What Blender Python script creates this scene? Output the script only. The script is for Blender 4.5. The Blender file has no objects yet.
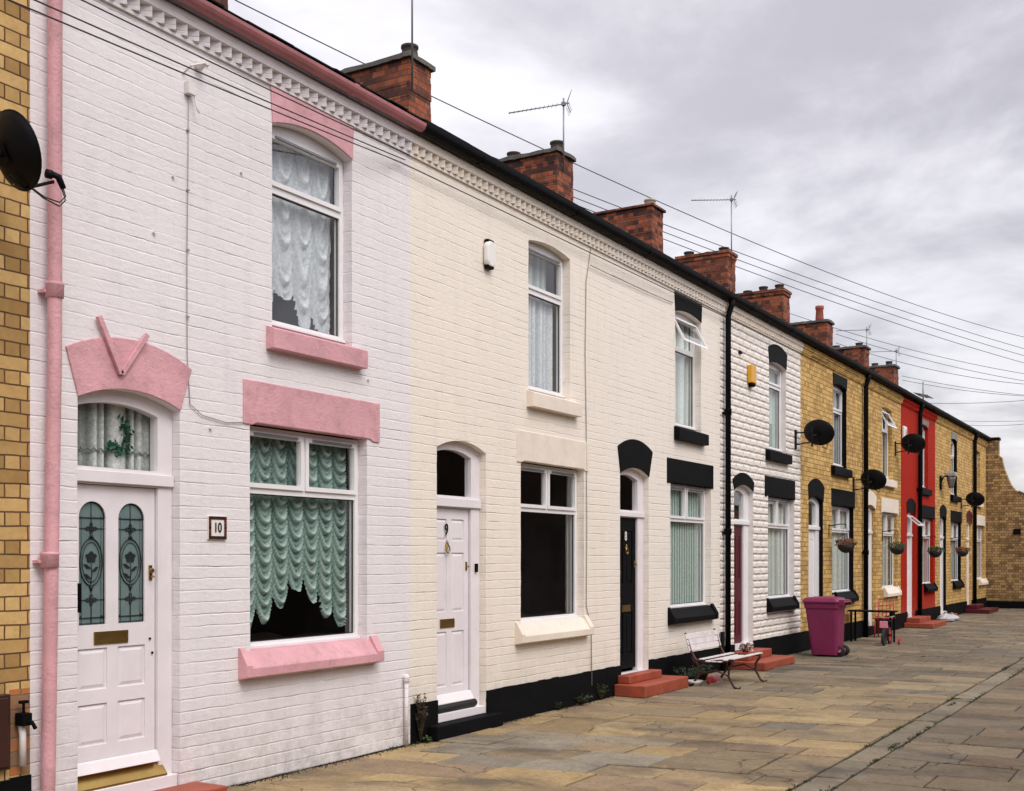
import bpy, bmesh, math, random
from mathutils import Vector, Matrix
from mathutils.geometry import tessellate_polygon
random.seed(7)
R = math.radians
C = bpy.context.scene.collection

# ------------------------------------------------------------------ camera (7.75 m back from the terrace, eye level)
F_PX, ALPHA, EYE = 1140.0, math.atan(691/1140.0), (0.0, -6.53, 1.8)
cam_d = bpy.data.cameras.new('camera'); cam = bpy.data.objects.new('camera', cam_d); C.objects.link(cam)
cam.location = EYE
cam.rotation_euler = (R(90), 0, ALPHA - R(90))
cam_d.sensor_width = 36.0; cam_d.lens = 36.0*F_PX/1024
cam_d.shift_y = 161.5/1024; cam_d.clip_end = 2000
bpy.context.scene.camera = cam

# ------------------------------------------------------------------ materials
def newmat(name):
    m = bpy.data.materials.new(name); m.use_nodes = True
    nt = m.node_tree; nt.nodes.clear()
    return m, nt
class NT:
    def __init__(s, nt): s.nt = nt
    def n(s, typ, **kw):
        nd = s.nt.nodes.new(typ)
        for k, v in kw.items():
            if k == 'inp':
                for a, b in v.items():
                    if hasattr(b, 'is_linked') or isinstance(b, bpy.types.NodeSocket): s.nt.links.new(b, nd.inputs[a])
                    else: nd.inputs[a].default_value = b
            else: setattr(nd, k, v)
        return nd
    def math(s, op, a, b=0.0, c=None, clamp=False):
        d = {0: a, 1: b}
        if c is not None: d[2] = c
        return s.n('ShaderNodeMath', operation=op, use_clamp=clamp, inp=d).outputs[0]
    def mix(s, f, a, b, mode='MIX'):
        nd = s.n('ShaderNodeMix', data_type='RGBA', blend_type=mode, inp={0: f})
        for k, v in ((6, a), (7, b)):
            if isinstance(v, bpy.types.NodeSocket): s.nt.links.new(v, nd.inputs[k])
            else: nd.inputs[k].default_value = (*v[:3], 1)
        return nd.outputs[2]
    def noise(s, vec, scale, detail=3, rough=.55, dist=0.0):
        return s.n('ShaderNodeTexNoise', inp={'Vector': vec, 'Scale': scale, 'Detail': detail, 'Roughness': rough, 'Distortion': dist}).outputs[0]
    def ramp(s, f, a, b, lo=0.0, hi=1.0):
        return s.n('ShaderNodeMapRange', inp={0: f, 1: a, 2: b, 3: lo, 4: hi}).outputs[0]
    def pos(s): return s.n('ShaderNodeNewGeometry').outputs['Position']
    def scalev(s, v, sc):
        return s.n('ShaderNodeVectorMath', operation='MULTIPLY', inp={0: v, 1: sc}).outputs[0]
    def out(s, sh): 
        o = s.n('ShaderNodeOutputMaterial'); s.nt.links.new(sh, o.inputs[0])
    def bsdf(s, col, rough=.7, bump=None, strength=.5, dist=.01, spec=.4, metal=0.0, **kw):
        d = {'Base Color': col if isinstance(col, bpy.types.NodeSocket) else (*col[:3], 1), 'Roughness': rough, 'Specular IOR Level': spec, 'Metallic': metal}
        d.update(kw)
        if bump is not None:
            d['Normal'] = s.n('ShaderNodeBump', inp={'Height': bump, 'Strength': strength, 'Distance': dist}).outputs[0]
        return s.n('ShaderNodeBsdfPrincipled', inp=d).outputs[0]

def brick_coords(t, wob=.006):
    sep = t.n('ShaderNodeSeparateXYZ', inp={0: t.pos()})
    u = t.math('ADD', sep.outputs[0], sep.outputs[1])
    v = sep.outputs[2]
    P3 = t.pos()
    n1 = t.math('MULTIPLY', t.math('SUBTRACT', t.noise(P3, 5, 3), .5), wob*3)
    n2 = t.math('MULTIPLY', t.math('SUBTRACT', t.noise(P3, 9, 2), .5), wob*2)
    return t.n('ShaderNodeCombineXYZ', inp={0: t.math('ADD', u, n2), 1: t.math('ADD', v, n1), 2: 0.0}).outputs[0], u, v

def m_brick(name, c1, c2, mortar, soot=.35, msize=.007, squash=.5, dark=(.03,.022,.018), bw=.224, rowh=.0908, bias=-.1, patch=None):
    m, nt = newmat(name); t = NT(nt)
    vec, u, v = brick_coords(t)
    b = t.n('ShaderNodeTexBrick', offset=.5, squash=squash, squash_frequency=2,
            inp={'Vector': vec, 'Color1': (*c1,1), 'Color2': (*c2,1), 'Mortar': (*mortar,1), 'Scale': 1.0,
                 'Mortar Size': msize, 'Mortar Smooth': .35, 'Bias': bias, 'Brick Width': bw, 'Row Height': rowh})
    b2 = t.n('ShaderNodeTexBrick', offset=.5, squash=squash, squash_frequency=2,
            inp={'Vector': vec, 'Color1': (0,0,0,1), 'Color2': (1,1,1,1), 'Mortar': (0,0,0,1), 'Scale': 1.0,
                 'Mortar Size': 0.0, 'Mortar Smooth': 0.0, 'Bias': 0.0, 'Brick Width': bw, 'Row Height': rowh})
    P3 = t.pos()
    col = b.outputs['Color']
    n1 = t.noise(P3, 14, 5, .7)
    col = t.mix(t.ramp(n1, .35, .75, 0, .45), col, (c2[0]*.6, c2[1]*.55, c2[2]*.5))
    n2 = t.noise(P3, 1.1, 4, .65)
    rnd = t.ramp(b2.outputs['Color'], 0, 1)
    s = t.math('MULTIPLY', t.ramp(t.math('ADD', t.math('MULTIPLY', n2, .75), t.math('MULTIPLY', rnd, .3)), .42, .8), soot, clamp=True)
    col = t.mix(s, col, dark)
    h = t.math('SUBTRACT', 1.0, b.outputs['Fac'])
    h = t.math('ADD', h, t.math('MULTIPLY', t.noise(P3, 60, 4, .6), .25))
    h = t.math('ADD', h, t.math('MULTIPLY', rnd, .25))
    t.out(t.bsdf(col, .85, h, .8, .006, .2)); return m

def m_painted(name, c, grime=.3, joint_dirt_shade=(.23,.2,.17), spec=.22):
    """many coats of masonry paint over the brick: joints half filled, few of them open"""
    m, nt = newmat(name); t = NT(nt)
    vec, u, v = brick_coords(t, .007)
    b = t.n('ShaderNodeTexBrick', offset=.5, squash=.5, squash_frequency=2,
            inp={'Vector': vec, 'Color1': (0,0,0,1), 'Color2': (1,1,1,1), 'Mortar': (.5,.5,.5,1), 'Scale': 1.0,
                 'Mortar Size': .008, 'Mortar Smooth': .9, 'Bias': 0.0, 'Brick Width': .224, 'Row Height': .0908})
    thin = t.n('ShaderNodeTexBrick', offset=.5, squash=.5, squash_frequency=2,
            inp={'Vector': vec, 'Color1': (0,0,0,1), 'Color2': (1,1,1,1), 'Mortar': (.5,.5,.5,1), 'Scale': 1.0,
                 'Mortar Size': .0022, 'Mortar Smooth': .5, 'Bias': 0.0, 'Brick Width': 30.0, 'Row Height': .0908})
    P3 = t.pos()
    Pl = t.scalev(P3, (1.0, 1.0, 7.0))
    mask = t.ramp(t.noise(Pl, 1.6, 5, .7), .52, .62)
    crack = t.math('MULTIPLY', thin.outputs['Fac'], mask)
    col = t.mix(t.ramp(t.noise(P3, .55, 4, .6), .3, .75, 0, .16*grime/.3), c, tuple(x*.78 for x in c))
    col = t.mix(t.ramp(t.noise(t.scalev(P3, (3.5, 3.5, .35)), 2.2, 5, .7), .50, .78, 0, .22*grime/.3), col, tuple(x*.6 for x in c))
    col = t.mix(t.ramp(t.noise(P3, 2.6, 6, .75), .52, .72, 0, .16), col, tuple(x*.72 for x in c))
    col = t.mix(t.math('MULTIPLY', crack, .55), col, joint_dirt_shade)  # joint dirt, darkened in the colour to stand in for weak edge shadows
    
    # splash dirt near the pavement, a few chips
    low = t.math('MULTIPLY', t.ramp(v, .0, .8, 1, 0), t.ramp(t.noise(P3, 5, 6, .75), .40, .72, 0, .75), clamp=True)
    col = t.mix(low, col, (.27,.24,.19))
    chip = t.ramp(t.noise(t.scalev(P3, (1,1,2.5)), 9, 5, .65), .70, .73)
    col = t.mix(t.math('MULTIPLY', chip, .6), col, (.3,.27,.24))
    rows = t.n('ShaderNodeTexBrick', offset=.5, squash=1.0,
            inp={'Vector': vec, 'Color1': (0,0,0,1), 'Color2': (1,1,1,1), 'Mortar': (.5,.5,.5,1), 'Scale': 1.0,
                 'Mortar Size': .009, 'Mortar Smooth': .9, 'Bias': 0.0, 'Brick Width': 40.0, 'Row Height': .0908})
    fill = t.ramp(t.noise(Pl, 1.3, 5, .7), .38, .68, .04, .95)
    fill = t.math('MULTIPLY', fill, t.ramp(v, .4, 3.5, 1.15, .75))
    h = t.math('SUBTRACT', 1.0, t.math('MULTIPLY', rows.outputs['Fac'], fill))
    h = t.math('SUBTRACT', h, t.math('MULTIPLY', b.outputs['Fac'], t.ramp(t.noise(P3, 1.9, 3), .45, .75, .0, .45)))
    h = t.math('SUBTRACT', h, t.math('MULTIPLY', crack, .9))
    h = t.math('ADD', h, t.math('MULTIPLY', t.ramp(b.outputs['Color'], 0, 1), .10))
    h = t.math('ADD', h, t.math('MULTIPLY', t.noise(t.scalev(P3, (1,1,1.6)), 16, 5, .62), 1.0))
    if 'red' in name: spec = .06
    t.out(t.bsdf(col, .7, h, .75, .0065, spec)); return m

def m_cladding(name, c):
    """rock-faced cladding blocks, painted"""
    m, nt = newmat(name); t = NT(nt)
    vec, u, v = brick_coords(t, .012)
    b = t.n('ShaderNodeTexBrick', offset=.5, squash=1.0,
            inp={'Vector': vec, 'Color1': (0,0,0,1), 'Color2': (1,1,1,1), 'Mortar': (0,0,0,1), 'Scale': 1.0,
                 'Mortar Size': .035, 'Mortar Smooth': 1.0, 'Bias': 0.0, 'Brick Width': .34, 'Row Height': .115})
    P3 = t.pos()
    h = t.math('SUBTRACT', 1.0, b.outputs['Fac'])
    h = t.math('ADD', h, t.math('MULTIPLY', t.noise(P3, 13, 4, .55), .55))
    col = t.mix(t.ramp(b.outputs['Fac'], .75, 1.0, 0, .28), c, (.30,.27,.24))
    col = t.mix(t.ramp(t.noise(P3, .8, 4), .4, .8, 0, .3), col, tuple(x*.7 for x in c))
    t.out(t.bsdf(col, .65, h, 1.0, .017, .3)); return m

def m_plain(name, c, rough=.5, var=.12, bump=.15, spec=.4, metal=0.0, scale=12, dirt=0.0, dist=.004):
    m, nt = newmat(name); t = NT(nt); P3 = t.pos()
    col = t.mix(t.ramp(t.noise(P3, scale*.25, 4, .6), .3, .7, 0, 1), tuple(x*(1+var*.5) for x in c), tuple(x*(1-var) for x in c))
    if dirt:
        col = t.mix(t.ramp(t.noise(P3, 7, 5, .75), .5, .8, 0, dirt), col, (.1,.08,.06))
    t.out(t.bsdf(col, rough, t.noise(P3, scale*4, 4, .6), bump, dist, spec, metal)); return m

def m_glass():
    m, nt = newmat('window_glass'); t = NT(nt)
    P3 = t.pos()
    nrm = t.n('ShaderNodeBump', inp={'Height': t.noise(P3, 2.2, 1), 'Strength': .25, 'Distance': .01}).outputs[0]
    gn = t.n('ShaderNodeNewGeometry')
    ct = t.math('ABSOLUTE', t.n('ShaderNodeVectorMath', operation='DOT_PRODUCT', inp={0: gn.outputs['Normal'], 1: gn.outputs['Incoming']}).outputs['Value'])
    fr = t.math('ADD', .09, t.math('MULTIPLY', .91, t.math('POWER', t.math('SUBTRACT', 1.0, ct, clamp=True), 4.3)), clamp=True)
    tr = t.n('ShaderNodeBsdfTransparent', inp={0: (.95,.97,.96,1)}).outputs[0]
    gl = t.n('ShaderNodeBsdfAnisotropic', inp={'Color': (.95,.96,1,1), 'Roughness': .02, 'Normal': nrm}).outputs[0]
    mx = t.n('ShaderNodeMixShader', inp={0: fr, 1: tr, 2: gl}).outputs[0]
    t.out(mx); return m

def m_cloth(name, c, alpha=1.0, trans=.3, fold=None):
    m, nt = newmat(name); t = NT(nt); P3 = t.pos()
    col = t.mix(t.ramp(t.noise(P3, 30, 3), .3, .7, 0, 1), c, tuple(x*.8 for x in c))
    if fold:
        a_ = t.n('ShaderNodeAttribute', attribute_name='fold').outputs['Fac']
        col = t.mix(t.ramp(a_, .05, .85, 1, 0), col, fold)
    d = t.n('ShaderNodeBsdfDiffuse', inp={0: col}).outputs[0]
    tl = t.n('ShaderNodeBsdfTranslucent', inp={0: col}).outputs[0]
    s = t.n('ShaderNodeMixShader', inp={0: trans, 1: d, 2: tl}).outputs[0]
    if alpha < 1:
        tp = t.n('ShaderNodeBsdfTransparent').outputs[0]
        a = t.ramp(t.noise(P3, 40, 4, .7), .35, .65, alpha-.25, min(1, alpha+.25))
        s = t.n('ShaderNodeMixShader', inp={0: a, 1: tp, 2: s}).outputs[0]
    t.out(s); return m

def m_flag(name, tone):
    m, nt = newmat(name); t = NT(nt); P3 = t.pos()
    a = t.n('ShaderNodeAttribute', attribute_name='tint')
    col = a.outputs['Color']
    col = t.mix(t.ramp(t.noise(P3, 3.3, 6, .75), .40, .68, 0, .5), col, (.17*tone,.12*tone,.075*tone))
    col = t.mix(t.ramp(t.noise(P3, 7.5, 5, .7), .5, .7, 0, .35), col, (.40*tone,.32*tone,.22*tone))
    col = t.mix(t.ramp(t.noise(P3, 26, 5, .7), .45, .75, 0, .45), col, (.10*tone,.08*tone,.06*tone))
    sm = t.noise(t.scalev(P3, (1.0, .55, 1)), 1.15, 5, .62, .6)
    col = t.mix(t.ramp(sm, .50, .68, 0, .75), col, (.075*tone,.062*tone,.052*tone))
    col = t.mix(t.ramp(t.noise(P3, .9, 4, .6), .66, .72, 0, .5), col, (.33*tone,.30*tone,.25*tone))
    vr = t.n('ShaderNodeTexVoronoi', feature='DISTANCE_TO_EDGE', inp={'Vector': t.n('ShaderNodeVectorMath', operation='ADD', inp={0: P3, 1: t.scalev(t.n('ShaderNodeTexNoise', inp={'Vector': P3, 'Scale': 3.0, 'Detail': 4}).outputs['Color'], (.5,.5,.0))}).outputs[0], 'Scale': .9}).outputs['Distance']
    crk = t.math('MULTIPLY', t.ramp(vr, .0, .012, 1, 0), t.ramp(t.noise(P3, .8, 3), .48, .6, 0, .75), clamp=True)
    col = t.mix(crk, col, (.03,.025,.018))
    spk = t.ramp(t.noise(P3, 70, 3, .6), .62, .72, 0, .55)
    col = t.mix(spk, col, (.07,.055,.04))
    gum = t.n('ShaderNodeTexVoronoi', feature='F1', inp={'Vector': t.scalev(P3, (1,1,.01)), 'Scale': 3.2, 'Randomness': 1.0}).outputs['Distance']
    col = t.mix(t.ramp(gum, .035, .06, .5, 0), col, (.42*tone,.38*tone,.32*tone))
    # greenish algae in spots
    col = t.mix(t.ramp(t.noise(P3, 1.7, 5, .7), .62, .75, 0, .4), col, (.08,.085,.045))
    h = t.math('ADD', t.noise(P3, 18, 6, .65), t.math('MULTIPLY', t.noise(P3, 3, 3), 1.6))
    rg = t.ramp(t.noise(P3, 2.1, 4), .35, .7, .62, .9)
    h = t.math('SUBTRACT', h, t.math('MULTIPLY', crk, .8))
    t.out(t.bsdf(col, rg, h, .9, .026, .25)); return m

LILAC = (.78,.742,.755); CREAM = (.82,.752,.665); CREAM2 = (.82,.755,.68)
M = dict(
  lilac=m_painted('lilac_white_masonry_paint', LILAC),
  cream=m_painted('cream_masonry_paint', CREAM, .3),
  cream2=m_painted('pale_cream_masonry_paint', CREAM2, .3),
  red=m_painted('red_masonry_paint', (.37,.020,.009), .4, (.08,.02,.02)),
  cladding=m_cladding('white_rock_faced_cladding', (.80,.745,.69)),
  yellow=m_brick('yellow_stock_brick', (.72,.48,.175), (.54,.325,.105), (.21,.13,.06), .34),
  yellow_near=m_brick('yellow_brick_dark_joints', (.66,.45,.19), (.46,.27,.09), (.10,.05,.03), .4, msize=.0062),
  endbrick=m_brick('brown_yellow_brick', (.50,.33,.15), (.27,.16,.07), (.07,.045,.03), .55, squash=.5),
  redbrick=m_brick('red_chimney_brick', (.40,.11,.048), (.16,.05,.035), (.13,.09,.07), 1.1, msize=.010, dark=(.025,.018,.016), rowh=.085, bias=-.05),
  pink=m_plain('pink_paint', (.68,.36,.395), .5, .16, .7, dirt=.42, dist=.008),
  pinkgut=m_plain('faded_pink_gutter_paint', (.44,.17,.18), .5, .2, .3, dirt=.3),
  black=m_plain('black_paint', (.004,.004,.005), .6, .3, .5, spec=.08, dist=.006),
  blackmat=m_plain('black_masonry_paint', (.0045,.005,.006), .7, .3, .8, spec=.08, dist=.01),
  white=m_plain('white_upvc', (.80,.79,.80), .3, .05, .05, spec=.5),
  whitepaint=m_plain('white_gloss_paint', (.78,.735,.76), .35, .06, .2, dirt=.08),
  creampaint=m_plain('cream_stone_paint', (.80,.71,.61), .55, .08, .5, dirt=.15, dist=.006),
  offwhite=m_plain('off_white_reveal_paint', (.74,.70,.68), .55, .10, .4, dirt=.2),
  grey=m_plain('grey_stone', (.22,.22,.21), .8, .3, .6, dirt=.5, dist=.01),
  slate=m_plain('roof_slate', (.009,.009,.010), .75, .4, .6, spec=.1, scale=20, dist=.01),
  concrete=m_plain('weathered_concrete', (.12,.115,.10), .9, .35, 1.0, dirt=.7, dist=.012),
  pot=m_plain('dark_clay_pot', (.06,.045,.04), .8, .3, .4, dirt=.4),
  redpot=m_plain('terracotta_pot', (.30,.075,.05), .8, .3, .4, dirt=.3),
  palepot=m_plain('pale_metal_cowl', (.36,.36,.30), .5, .2, .2),
  brass=m_plain('brass', (.42,.28,.09), .3, .2, .1, metal=.9, dirt=.3),
  metal=m_plain('grey_metal', (.25,.25,.26), .45, .2, .2, metal=.7),
  cable=m_plain('black_cable', (.02,.02,.022), .6, .1, .1),
  gcable=m_plain('grey_cable', (.36,.32,.31), .7, .1, .1),
  dish=m_plain('charcoal_dish_metal', (.006,.006,.008), .55, .2, .1, spec=.15),
  tile=m_plain('red_tile_paint', (.34,.07,.035), .5, .3, .7, scale=16, dirt=.5, dist=.006),
  maroon=m_plain('maroon_paint', (.085,.006,.016), .4, .1, .1),
  bin=m_plain('purple_bin_plastic', (.20,.018,.075), .42, .12, .2, dirt=.12),
  rubber=m_plain('black_rubber', (.015,.015,.015), .7, .1, .2),
  iron=m_plain('maroon_brown_iron', (.06,.018,.014), .5, .2, .3),
  slat=m_plain('worn_white_slat', (.66,.61,.61), .6, .15, .4, dirt=.45),
  yel=m_plain('yellow_plastic', (.70,.36,.03), .4, .05, .05),
  redplastic=m_plain('red_plastic', (.5,.03,.03), .4, .1, .05),
  pinkplastic=m_plain('pink_plastic', (.7,.25,.32), .4, .1, .05),
  interior=m_plain('dark_room', (.10,.09,.09), .9, .2, .1),
  lead=m_plain('lead_strip', (.012,.018,.018), .5, .1, .1),
  leaded=m_plain('grey_green_obscure_glass', (.15,.215,.215), .12, .15, .35, spec=.6, scale=60, dist=.003),
  moss=m_plain('moss', (.055,.075,.025), .95, .5, 1, scale=40, dist=.01),
  leaf=m_plain('green_leaf', (.045,.085,.025), .6, .4, .2),
  darkleaf=m_plain('dark_leaf', (.02,.035,.015), .6, .4, .2),
  dryleaf=m_plain('dry_brown_growth', (.07,.05,.025), .8, .4, .2),
  flower=m_plain('red_petal', (.5,.04,.04), .6, .2, .1),
  pflower=m_plain('pink_white_petal', (.75,.5,.5), .6, .2, .1),
  bag=m_plain('silver_plastic_bag', (.5,.5,.52), .3, .3, .4, spec=.6),
  netgreen=m_cloth('green_festoon_net', (.70,.86,.80), 1.0, .2, (.09,.19,.17)),
  lace=m_cloth('white_lace_net', (.95,.97,1.0), .97, .1, (.55,.60,.64)),
  voile=m_cloth('grey_white_voile', (.95,.97,.95), .9, .1, (.22,.25,.24)),
  blind=m_cloth('pale_aqua_blind', (.60,.72,.67), 1.0, .1),
  drape=m_cloth('cream_grey_curtain', (.85,.92,.88), 1.0, .1, (.45,.5,.47)),
  ornament=m_plain('green_glass_ornament', (.008,.085,.05), .35, .4, .1),
  oppbrick=m_brick('opposite_brick', (.06,.035,.025), (.04,.025,.02), (.08,.06,.05), .5),
  soil=m_plain('dark_soil', (.030,.027,.018), .95, .5, 1, scale=30, dirt=.4, dist=.01),
  flag=m_flag('yorkstone_flags', 1.0), roadflag=m_flag('road_setts', .68),
)
M['glass'] = m_glass()
M['white_cap'] = m_plain('white_alarm_plastic', (.78,.76,.72), .4, .05, .05)

# ------------------------------------------------------------------ mesh helpers
class MB:
    def __init__(s): s.v = []; s.f = []; s.m = []; s.smooth = []
    def add(s, vs, fs, mi=0, sm=False):
        o = len(s.v); s.v += [tuple(v) for v in vs]
        for f in fs: s.f.append(tuple(o+i for i in f)); s.m.append(mi); s.smooth.append(sm)
        return s
    def box(s, x0, x1, y0, y1, z0, z1, mi=0):
        vs = [(x0,y0,z0),(x1,y0,z0),(x1,y1,z0),(x0,y1,z0),(x0,y0,z1),(x1,y0,z1),(x1,y1,z1),(x0,y1,z1)]
        return s.add(vs, [(0,3,2,1),(4,5,6,7),(0,1,5,4),(1,2,6,5),(2,3,7,6),(3,0,4,7)], mi)
    def prism(s, pts, axis, a, b, mi=0):
        """closed profile pts extruded along axis; profile coords are the other two axes in xyz order"""
        n = len(pts)
        def mk(p, t):
            return (t,p[0],p[1]) if axis == 'x' else ((p[0],t,p[1]) if axis == 'y' else (p[0],p[1],t))
        vs = [mk(p,a) for p in pts] + [mk(p,b) for p in pts]
        tri = tessellate_polygon([[Vector((p[0],p[1],0)) for p in pts]])
        fs = [tuple(tr) for tr in tri] + [tuple(n+i for i in reversed(tr)) for tr in tri]
        fs += [(i,(i+1)%n,n+(i+1)%n,n+i) for i in range(n)]
        return s.add(vs, fs, mi)
    def tube(s, pts, r, n=8, mi=0, caps=True):
        pts = [Vector(p) for p in pts]; rs = r if isinstance(r, (list,tuple)) else [r]*len(pts)
        vs = []; 
        up = None
        for i, p in enumerate(pts):
            d = (pts[min(i+1,len(pts)-1)] - pts[max(i-1,0)]).normalized()
            if up is None: up = d.orthogonal().normalized()
            else:
                up = (up - d*up.dot(d)); up = up.normalized() if up.length > 1e-6 else d.orthogonal().normalized()
            w = d.cross(up)
            for k in range(n):
                a = 2*math.pi*k/n; vs.append(p + (up*math.cos(a) + w*math.sin(a))*rs[i])
        fs = [(i*n+k, i*n+(k+1)%n, (i+1)*n+(k+1)%n, (i+1)*n+k) for i in range(len(pts)-1) for k in range(n)]
        s.add(vs, fs, mi, True)
        if caps:
            o = len(s.v) - len(vs)
            s.f.append(tuple(o+k for k in reversed(range(n)))); s.m.append(mi); s.smooth.append(False)
            s.f.append(tuple(o+(len(pts)-1)*n+k for k in range(n))); s.m.append(mi); s.smooth.append(False)
        return s
    def lathe(s, prof, cx, cy, n=16, mi=0, axis='z', base=0):
        vs = []
        for (r, z) in prof:
            for k in range(n):
                a = 2*math.pi*k/n
                if axis == 'z': vs.append((cx+r*math.cos(a), cy+r*math.sin(a), z))
                elif axis == 'x': vs.append((z, cx+r*math.cos(a), cy+r*math.sin(a)))
                else: vs.append((cx+r*math.cos(a), z, cy+r*math.sin(a)))
        fs = [(i*n+k, i*n+(k+1)%n, (i+1)*n+(k+1)%n, (i+1)*n+k) for i in range(len(prof)-1) for k in range(n)]
        s.add(vs, fs, mi, True)
        o = len(s.v)-len(vs)
        s.f.append(tuple(o+k for k in reversed(range(n)))); s.m.append(mi); s.smooth.append(False)
        s.f.append(tuple(o+(len(prof)-1)*n+k for k in range(n))); s.m.append(mi); s.smooth.append(False)
        return s
    def build(s, name, mats, parent=None, bevel=0, seg=2, tag=None):
        me = bpy.data.meshes.new(name)
        off = Vector(parent_world(parent)) if parent else Vector((0,0,0))
        me.from_pydata([tuple(Vector(v)-off) for v in s.v], [], s.f)
        for mm in (mats if isinstance(mats, (list,tuple)) else [mats]): me.materials.append(M[mm] if isinstance(mm,str) else mm)
        for p, mi, sm in zip(me.polygons, s.m, s.smooth): p.material_index = mi; p.use_smooth = sm
        bm = bmesh.new(); bm.from_mesh(me); bmesh.ops.recalc_face_normals(bm, faces=bm.faces); bm.to_mesh(me); bm.free()
        o = bpy.data.objects.new(name, me); C.objects.link(o)
        if parent: o.parent = parent
        if bevel:
            md = o.modifiers.new('bevel', 'BEVEL'); md.width = bevel; md.segments = seg; md.limit_method = 'ANGLE'; md.angle_limit = R(35)
        return o
def parent_world(o):
    p = Vector((0,0,0))
    while o: p += Vector(o.location); o = o.parent
    return p
def tag(o, label=None, cat=None, group=None, kind=None):
    if label: o['label'] = label
    if cat: o['category'] = cat
    if group: o['group'] = group
    if kind: o['kind'] = kind
    return o
def thing(name, loc, label, cat, group=None):
    o = bpy.data.objects.new(name, None); o.empty_display_size = .2; C.objects.link(o); o.location = loc
    return tag(o, label, cat, group)
def copy_tree(o, parent=None):
    c = o.copy(); C.objects.link(c)
    if parent: c.parent = parent
    for ch in o.children: copy_tree(ch, c)
    return c

def arc(x0, x1, zs, rise, n=14):
    """points of a segmental arch from (x0,zs) over to (x1,zs)"""
    w = (x1-x0)/2; 
    if rise <= 0: return [(x0+(x1-x0)*i/n,zs) for i in range(n+1)]
    rr = (w*w+rise*rise)/(2*rise); cx = (x0+x1)/2; cz = zs+rise-rr; a = math.asin(min(1,w/rr))
    return [(cx+rr*math.sin(-a+2*a*i/n), cz+rr*math.cos(-a+2*a*i/n)) for i in range(n+1)]
def outline(x0, x1, z0, zs, rise, jit=0.0, step=.0908):
    """opening outline, going up the left side, over, down the right side"""
    pts = []
    def seg(a, b):
        L = math.dist(a,b); n = max(1, int(L/step)) if jit else 1
        for i in range(n):
            k = i/n; pts.append((a[0]+(b[0]-a[0])*k + (random.uniform(-jit,jit) if i else 0), a[1]+(b[1]-a[1])*k))
    seg((x0,z0),(x0,zs)); a = arc(x0,x1,zs,rise); pts.extend(a[:-1]); seg((x1,zs),(x1,z0)); pts.append((x1,z0))
    return pts
def plate(mb, outer, holes, y0, y1, mi=0, rev=None, back=True):
    """flat plate in the xz plane at y0 with holes; edges run back to y1"""
    loops = [outer]+holes
    flat = [p for l in loops for p in l]
    tri = tessellate_polygon([[Vector((p[0],p[1],0)) for p in l] for l in loops])
    mb.add([(p[0],y0,p[1]) for p in flat], [tuple(t) for t in tri], mi)
    if back: mb.add([(p[0],y1,p[1]) for p in flat], [tuple(t) for t in tri], mi)
    for l in loops:
        n = len(l); mb.add([(p[0],y0,p[1]) for p in l]+[(p[0],y1,p[1]) for p in l], [(i,(i+1)%n,n+(i+1)%n,n+i) for i in range(n)], mi if rev is None else rev)
    return mb
def hang(mb, name, mat, parent):
    o = mb.build(name, mat, parent); at = o.data.attributes.new('fold', 'FLOAT', 'POINT'); ys = [v_.co.y for v_ in o.data.vertices]; lo, hi = min(ys), max(ys)
    for i_, y_ in enumerate(ys): at.data[i_].value = (hi-y_)/(hi-lo+1e-9)
    return o
def rect(x0, x1, z0, z1): return [(x0,z0),(x0,z1),(x1,z1),(x1,z0)]
def arch(x0, x1, z0, zs, rise): return [(x0,z0)]+arc(x0,x1,zs,rise)+[(x1,z0)]

# ------------------------------------------------------------------ curtains
def sheet(x0, x1, z0, z1, nx, nz, fy, keep=None):
    mb = MB(); vs = []; fs = []
    for j in range(nz+1):
        for i in range(nx+1):
            a, b = i/nx, j/nz; vs.append((x0+(x1-x0)*a, fy(a,b), z0+(z1-z0)*b))
    for j in range(nz):
        for i in range(nx):
            a, b = (i+.5)/nx, (j+.5)/nz
            if keep is None or keep(a,b): fs.append((j*(nx+1)+i, j*(nx+1)+i+1, (j+1)*(nx+1)+i+1, (j+1)*(nx+1)+i))
    return mb.add(vs, fs, 0, True)
def festoon(x0, x1, z0, z1, y, cols, prof=None, amp=.05, rows=9):
    """ruched net: columns of drooping swags; prof gives the lowest point of each column (fraction from the bottom)"""
    def fy(a, b):
        c = a*cols; k = int(min(cols-1, c)); fx = c-k
        sag = 4*fx*(1-fx)                       # 0 at gathers, 1 in the middle
        ph = b*rows + sag*1.5 + .12*math.sin(23*b+k) + .13*math.sin(k*2.3) + .05*math.sin(13*a+5*b)
        fr = ph - math.floor(ph)
        return y - amp*((.35+.65*sag)*(math.exp(-((fr-.22)/.17)**2) + .35*math.exp(-((fr-.68)/.10)**2))) - .006*math.sin(40*a+9*b) + .010*(1-sag)
    def keep(a, b):
        if prof is None: return True
        c = a*cols; k = int(min(cols-1, c)); fx = c-k
        g = (prof[k]+prof[max(0,k-1)])/2+.10 if fx < .5 else (prof[k]+prof[min(cols-1,k+1)])/2+.10
        w = abs(2*fx-1)
        return b > prof[k]*(1-w**2.6) + g*w**2.6
    return sheet(x0, x1, z0, z1, cols*16, 230, fy, keep)
def folds(x0, x1, z0, z1, y, n, amp=.03, keep=None, irr=1.0):
    ph = [random.uniform(0,6.3) for _ in range(4)]
    def fy(a, b):
        return y + amp*math.sin(2*math.pi*n*a + irr*math.sin(3*a*6.28+ph[0]) + .4*math.sin(2*b+ph[1])) + .3*amp*math.sin(5.1*n*a+ph[2])
    return sheet(x0, x1, z0, z1, int(n*12), 80 if keep else 24, fy, keep)

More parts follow.
